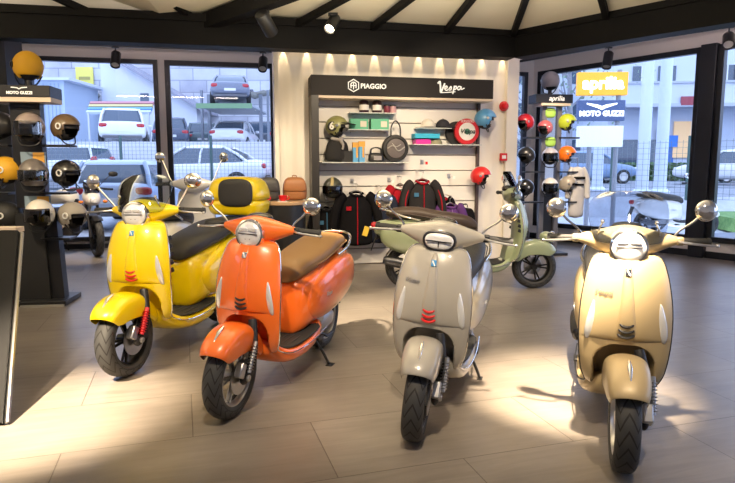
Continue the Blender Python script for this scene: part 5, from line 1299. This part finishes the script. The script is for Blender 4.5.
for px, w_, cm in ((655,1.3,CARGLASS),(676,.8,mat('door_blue', (.05,.15,.45), .5)),(636,1.4,CARGLASS)):
    x = gx(px,BY)-bl.location.x; b = B(); box(b, (x,1.55,1.25), (w_,.1,2.3)); obj('entrance_door', b, cm, bl, smooth=False)
x = gx(690,BY)-bl.location.x; b = B(); box(b, (x,1.5,2.4), (1.0,.1,2.2)); obj('lit_panel', b, mat('panel_apricot', (.85,.55,.28), .6, emit=.3), bl, smooth=False)
x = gx(679,BY)-bl.location.x; b = B(); box(b, (x,1.45,2.3), (.8,.1,.7)); obj('blue_sign', b, mat('sign_blue', (.05,.22,.7), .5), bl, smooth=False)
x = gx(683,BY)-bl.location.x; b = B(); box(b, (x,-.1,zf(101)), (.8,.1,.5)); obj('red_sign', b, mat('sign_maroon', (.35,.06,.08), .5), bl, smooth=False)
x = gx(669,BY)-bl.location.x; b = B(); box(b, (x,1.45,2.6), (.5,.1,.9)); obj('dark_sign', b, BLACK, bl, smooth=False)
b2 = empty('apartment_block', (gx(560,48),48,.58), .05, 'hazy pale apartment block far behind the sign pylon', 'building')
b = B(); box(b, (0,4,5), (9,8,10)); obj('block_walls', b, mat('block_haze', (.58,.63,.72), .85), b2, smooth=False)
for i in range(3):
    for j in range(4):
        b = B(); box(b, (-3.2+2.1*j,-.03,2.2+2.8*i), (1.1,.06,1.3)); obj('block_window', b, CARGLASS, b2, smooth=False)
# hedges and trees
def leafy(name, label, c, r_, n, s_, cat, m, group=None):
    random.seed(int(c[0]*100)); b = B()
    for i in range(n):
        p = V((random.gauss(0,.45)*r_[0], random.gauss(0,.45)*r_[1], random.uniform(-1,1)*r_[2])); d = V((random.gauss(0,1),random.gauss(0,1),random.gauss(0,1))).normalized()
        u_, w_ = frame_of(d); q = [p+u_*s_, p+w_*s_*.6, p-u_*s_, p-w_*s_*.6]; b.faces.new([b.verts.new(x) for x in q])
    t = obj(name, b, m, None, smooth=False); t.location = c; tag(t, label, cat, group); return t
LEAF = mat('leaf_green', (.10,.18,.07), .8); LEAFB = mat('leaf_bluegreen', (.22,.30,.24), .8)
leafy('hedge', 'low green hedge in front of the pale building', (gx(665,32),32,1.06), (5.5,.6,.45), 3500, .11, 'hedge', LEAF)
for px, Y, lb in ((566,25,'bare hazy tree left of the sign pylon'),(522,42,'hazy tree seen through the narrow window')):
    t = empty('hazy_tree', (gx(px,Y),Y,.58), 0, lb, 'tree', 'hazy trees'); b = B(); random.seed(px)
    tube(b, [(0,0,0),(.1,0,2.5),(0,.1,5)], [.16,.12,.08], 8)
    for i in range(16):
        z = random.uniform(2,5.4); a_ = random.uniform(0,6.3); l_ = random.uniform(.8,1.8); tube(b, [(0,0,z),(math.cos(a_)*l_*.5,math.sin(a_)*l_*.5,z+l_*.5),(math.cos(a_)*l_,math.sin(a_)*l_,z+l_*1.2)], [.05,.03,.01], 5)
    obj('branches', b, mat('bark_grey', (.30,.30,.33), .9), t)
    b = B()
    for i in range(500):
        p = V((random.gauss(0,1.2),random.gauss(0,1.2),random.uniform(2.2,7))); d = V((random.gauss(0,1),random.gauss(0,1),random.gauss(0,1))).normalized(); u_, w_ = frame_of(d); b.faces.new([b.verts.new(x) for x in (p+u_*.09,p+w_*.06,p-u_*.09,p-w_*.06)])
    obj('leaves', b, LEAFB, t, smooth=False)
# a white van-like boat shape seen low through the sand scooter's screen: parked white moped outside
p_ = ground(655, 214, .05)
scooter('scooter', WHT, 'white scooter parked outdoors, seen through the smoked windscreen', (p_.x+.2, 11.6, -.02) if p_.x < 5 else (6.6,11.6,.02), math.radians(12), backlight=True, scale=1.0)
# ---------------------------------------------------------------- camera, light
cam = bpy.data.cameras.new('camera'); co = bpy.data.objects.new('camera', cam); COL.objects.link(co)
co.location = (0,0,CAMH); co.rotation_euler = (PI/2-PITCH, 0, 0)
cam.sensor_width = 36; cam.lens = 36*FPX/735; cam.clip_start = .05; cam.clip_end = 300
bpy.context.scene.camera = co
sc = bpy.context.scene
w = bpy.data.worlds.new('world'); sc.world = w; w.use_nodes = True
bg = w.node_tree.nodes['Background']; bg.inputs[0].default_value = (.54,.67,1.0,1); bg.inputs[1].default_value = 3.0
def spot(loc, tgt, e, col, size, blend=.6, r=.04):
    l = bpy.data.lights.new('spot', 'SPOT'); l.energy = e; l.color = col; l.spot_size = math.radians(size); l.spot_blend = blend; l.shadow_soft_size = r
    o = bpy.data.objects.new('spot', l); COL.objects.link(o); o.location = loc; o.rotation_euler = (V(tgt)-V(loc)).to_track_quat('-Z','Y').to_euler(); return o
def area(loc, tgt, e, col, sx, sy):
    l = bpy.data.lights.new('area', 'AREA'); l.energy = e; l.color = col; l.shape = 'RECTANGLE'; l.size = sx; l.size_y = sy
    o = bpy.data.objects.new('area', l); COL.objects.link(o); o.location = loc; o.rotation_euler = (V(tgt)-V(loc)).to_track_quat('-Z','Y').to_euler(); return o
WARM = (1,.80,.55)
# pools of the ceiling spots on the floor
spot((.8,2.0,2.92), ground(572,388), 4200, WARM, 27, .9)
spot((-2.7,1.6,2.92), ground(25,420), 4200, WARM, 28, .9)
spot((-1.0,3.4,2.92), ground(378,312), 2200, WARM, 26, .9)
spot((-.4,1.3,2.92), (-.7,3.4,.8), 290, WARM, 50)
spot((.1,1.0,2.92), (.5,3.2,.7), 330, WARM, 44)
spot((.9,1.0,2.92), (1.3,2.9,.8), 210, WARM, 42)
spot((-2.2,1.6,2.92), (-1.7,4.2,.7), 300, WARM, 44)
spot((1.6,4.4,2.92), (1.3,6.7,.8), 330, WARM, 50)
spot((0.2,4.9,2.92), W(-.1,-.2,1.2), 250, WARM, 60)
spot((1.0,5.0,2.92), W(1.1,-.2,1.5), 200, WARM, 55)
spot((-1.6,5.0,2.92), W(-1.2,-.4,1.0), 200, WARM, 45)
spot((-3.0,3.5,2.92), (-3.3,5.8,1.3), 260, WARM, 40)
spot((2.5,7.6,2.9), (2.8,9.2,1.3), 260, WARM, 55)
spot((-3.3,7.7,2.95), (-4.5,9.1,.7), 420, WARM, 55)
area((0,2.5,2.9), (0,3.0,0), 12, (1,.88,.76), 5, 3)  # broad soft fill, added to lift the room; not a ceiling spot
area((.2,4.6,2.35), (.2,4.7,4), 120, (1,.86,.62), 3.0, 2.0)  # added unseen uplight, stands in for daylight through the canopy fabric
# cove strips behind the ring beam light the ceiling strip and the wall over the windows
def cove(a, c, e, tgt_off, col=(1,.80,.76)):
    m_ = (V(a)+V(c))/2; l = bpy.data.lights.new('area','AREA'); l.energy = e; l.color = col; l.shape = 'RECTANGLE'; l.size = (V(c)-V(a)).length; l.size_y = .12
    o = bpy.data.objects.new('area', l); COL.objects.link(o); o.location = m_
    x = (V(c)-V(a)).normalized(); zz = -(V(tgt_off).normalized()); zz = (zz - x*zz.dot(x)).normalized(); y = zz.cross(x)
    o.rotation_euler = Matrix((x,y,zz)).transposed().to_euler()
nL = V((-dl.y, dl.x, 0)); nL = nL if nL.y > 0 else -nL
nR = V((-dr.y, dr.x, 0)); nR = nR if nR.y > 0 else -nR
q0 = PC+dl*6.2+nL*.42; q1 = PC+dl*3.3+nL*.42; cove((q0.x,q0.y,2.85),(q1.x,q1.y,2.85), 60, (nL.x*.3,nL.y*.3,1))
q0 = PC+dr*3.8+nR*.42; q1 = PC+dr*.6+nR*.42; cove((q0.x,q0.y,2.85),(q1.x,q1.y,2.85), 60, (nR.x*.3,nR.y*.3,1))
area((-4.8,3.4,2.5), (-4.8,3.5,4), 110, (1,.86,.62), 2.0, 2.0)  # extra uplight added to brighten the left canopy bay, no fixture there
m0 = W((U0+U1)/2-.05,-.10,2.90); cove(W(U0+.05,-.10,2.92), W(U1-.2,-.10,2.92), 6, (0,0,-1), (1,.78,.48))
# scallops down the display wall
for i in range(11):
    u = U0+.12 + (U1-U0-.34)*i/10
    spot(W(u,-.055,2.88), W(u,-.0,2.56), 13, (1,.74,.40), 27, .3, .004)
sc.view_settings.view_transform = 'Standard'; sc.view_settings.look = 'None'; sc.view_settings.exposure = 0; sc.view_settings.gamma = 1
sc.cycles.max_bounces = 7; sc.cycles.caustics_reflective = False; sc.cycles.caustics_refractive = False
try:
    sc.cycles.use_denoising = True; sc.cycles.transparent_max_bounces = 12; sc.cycles.sample_clamp_indirect = 6
except Exception: pass
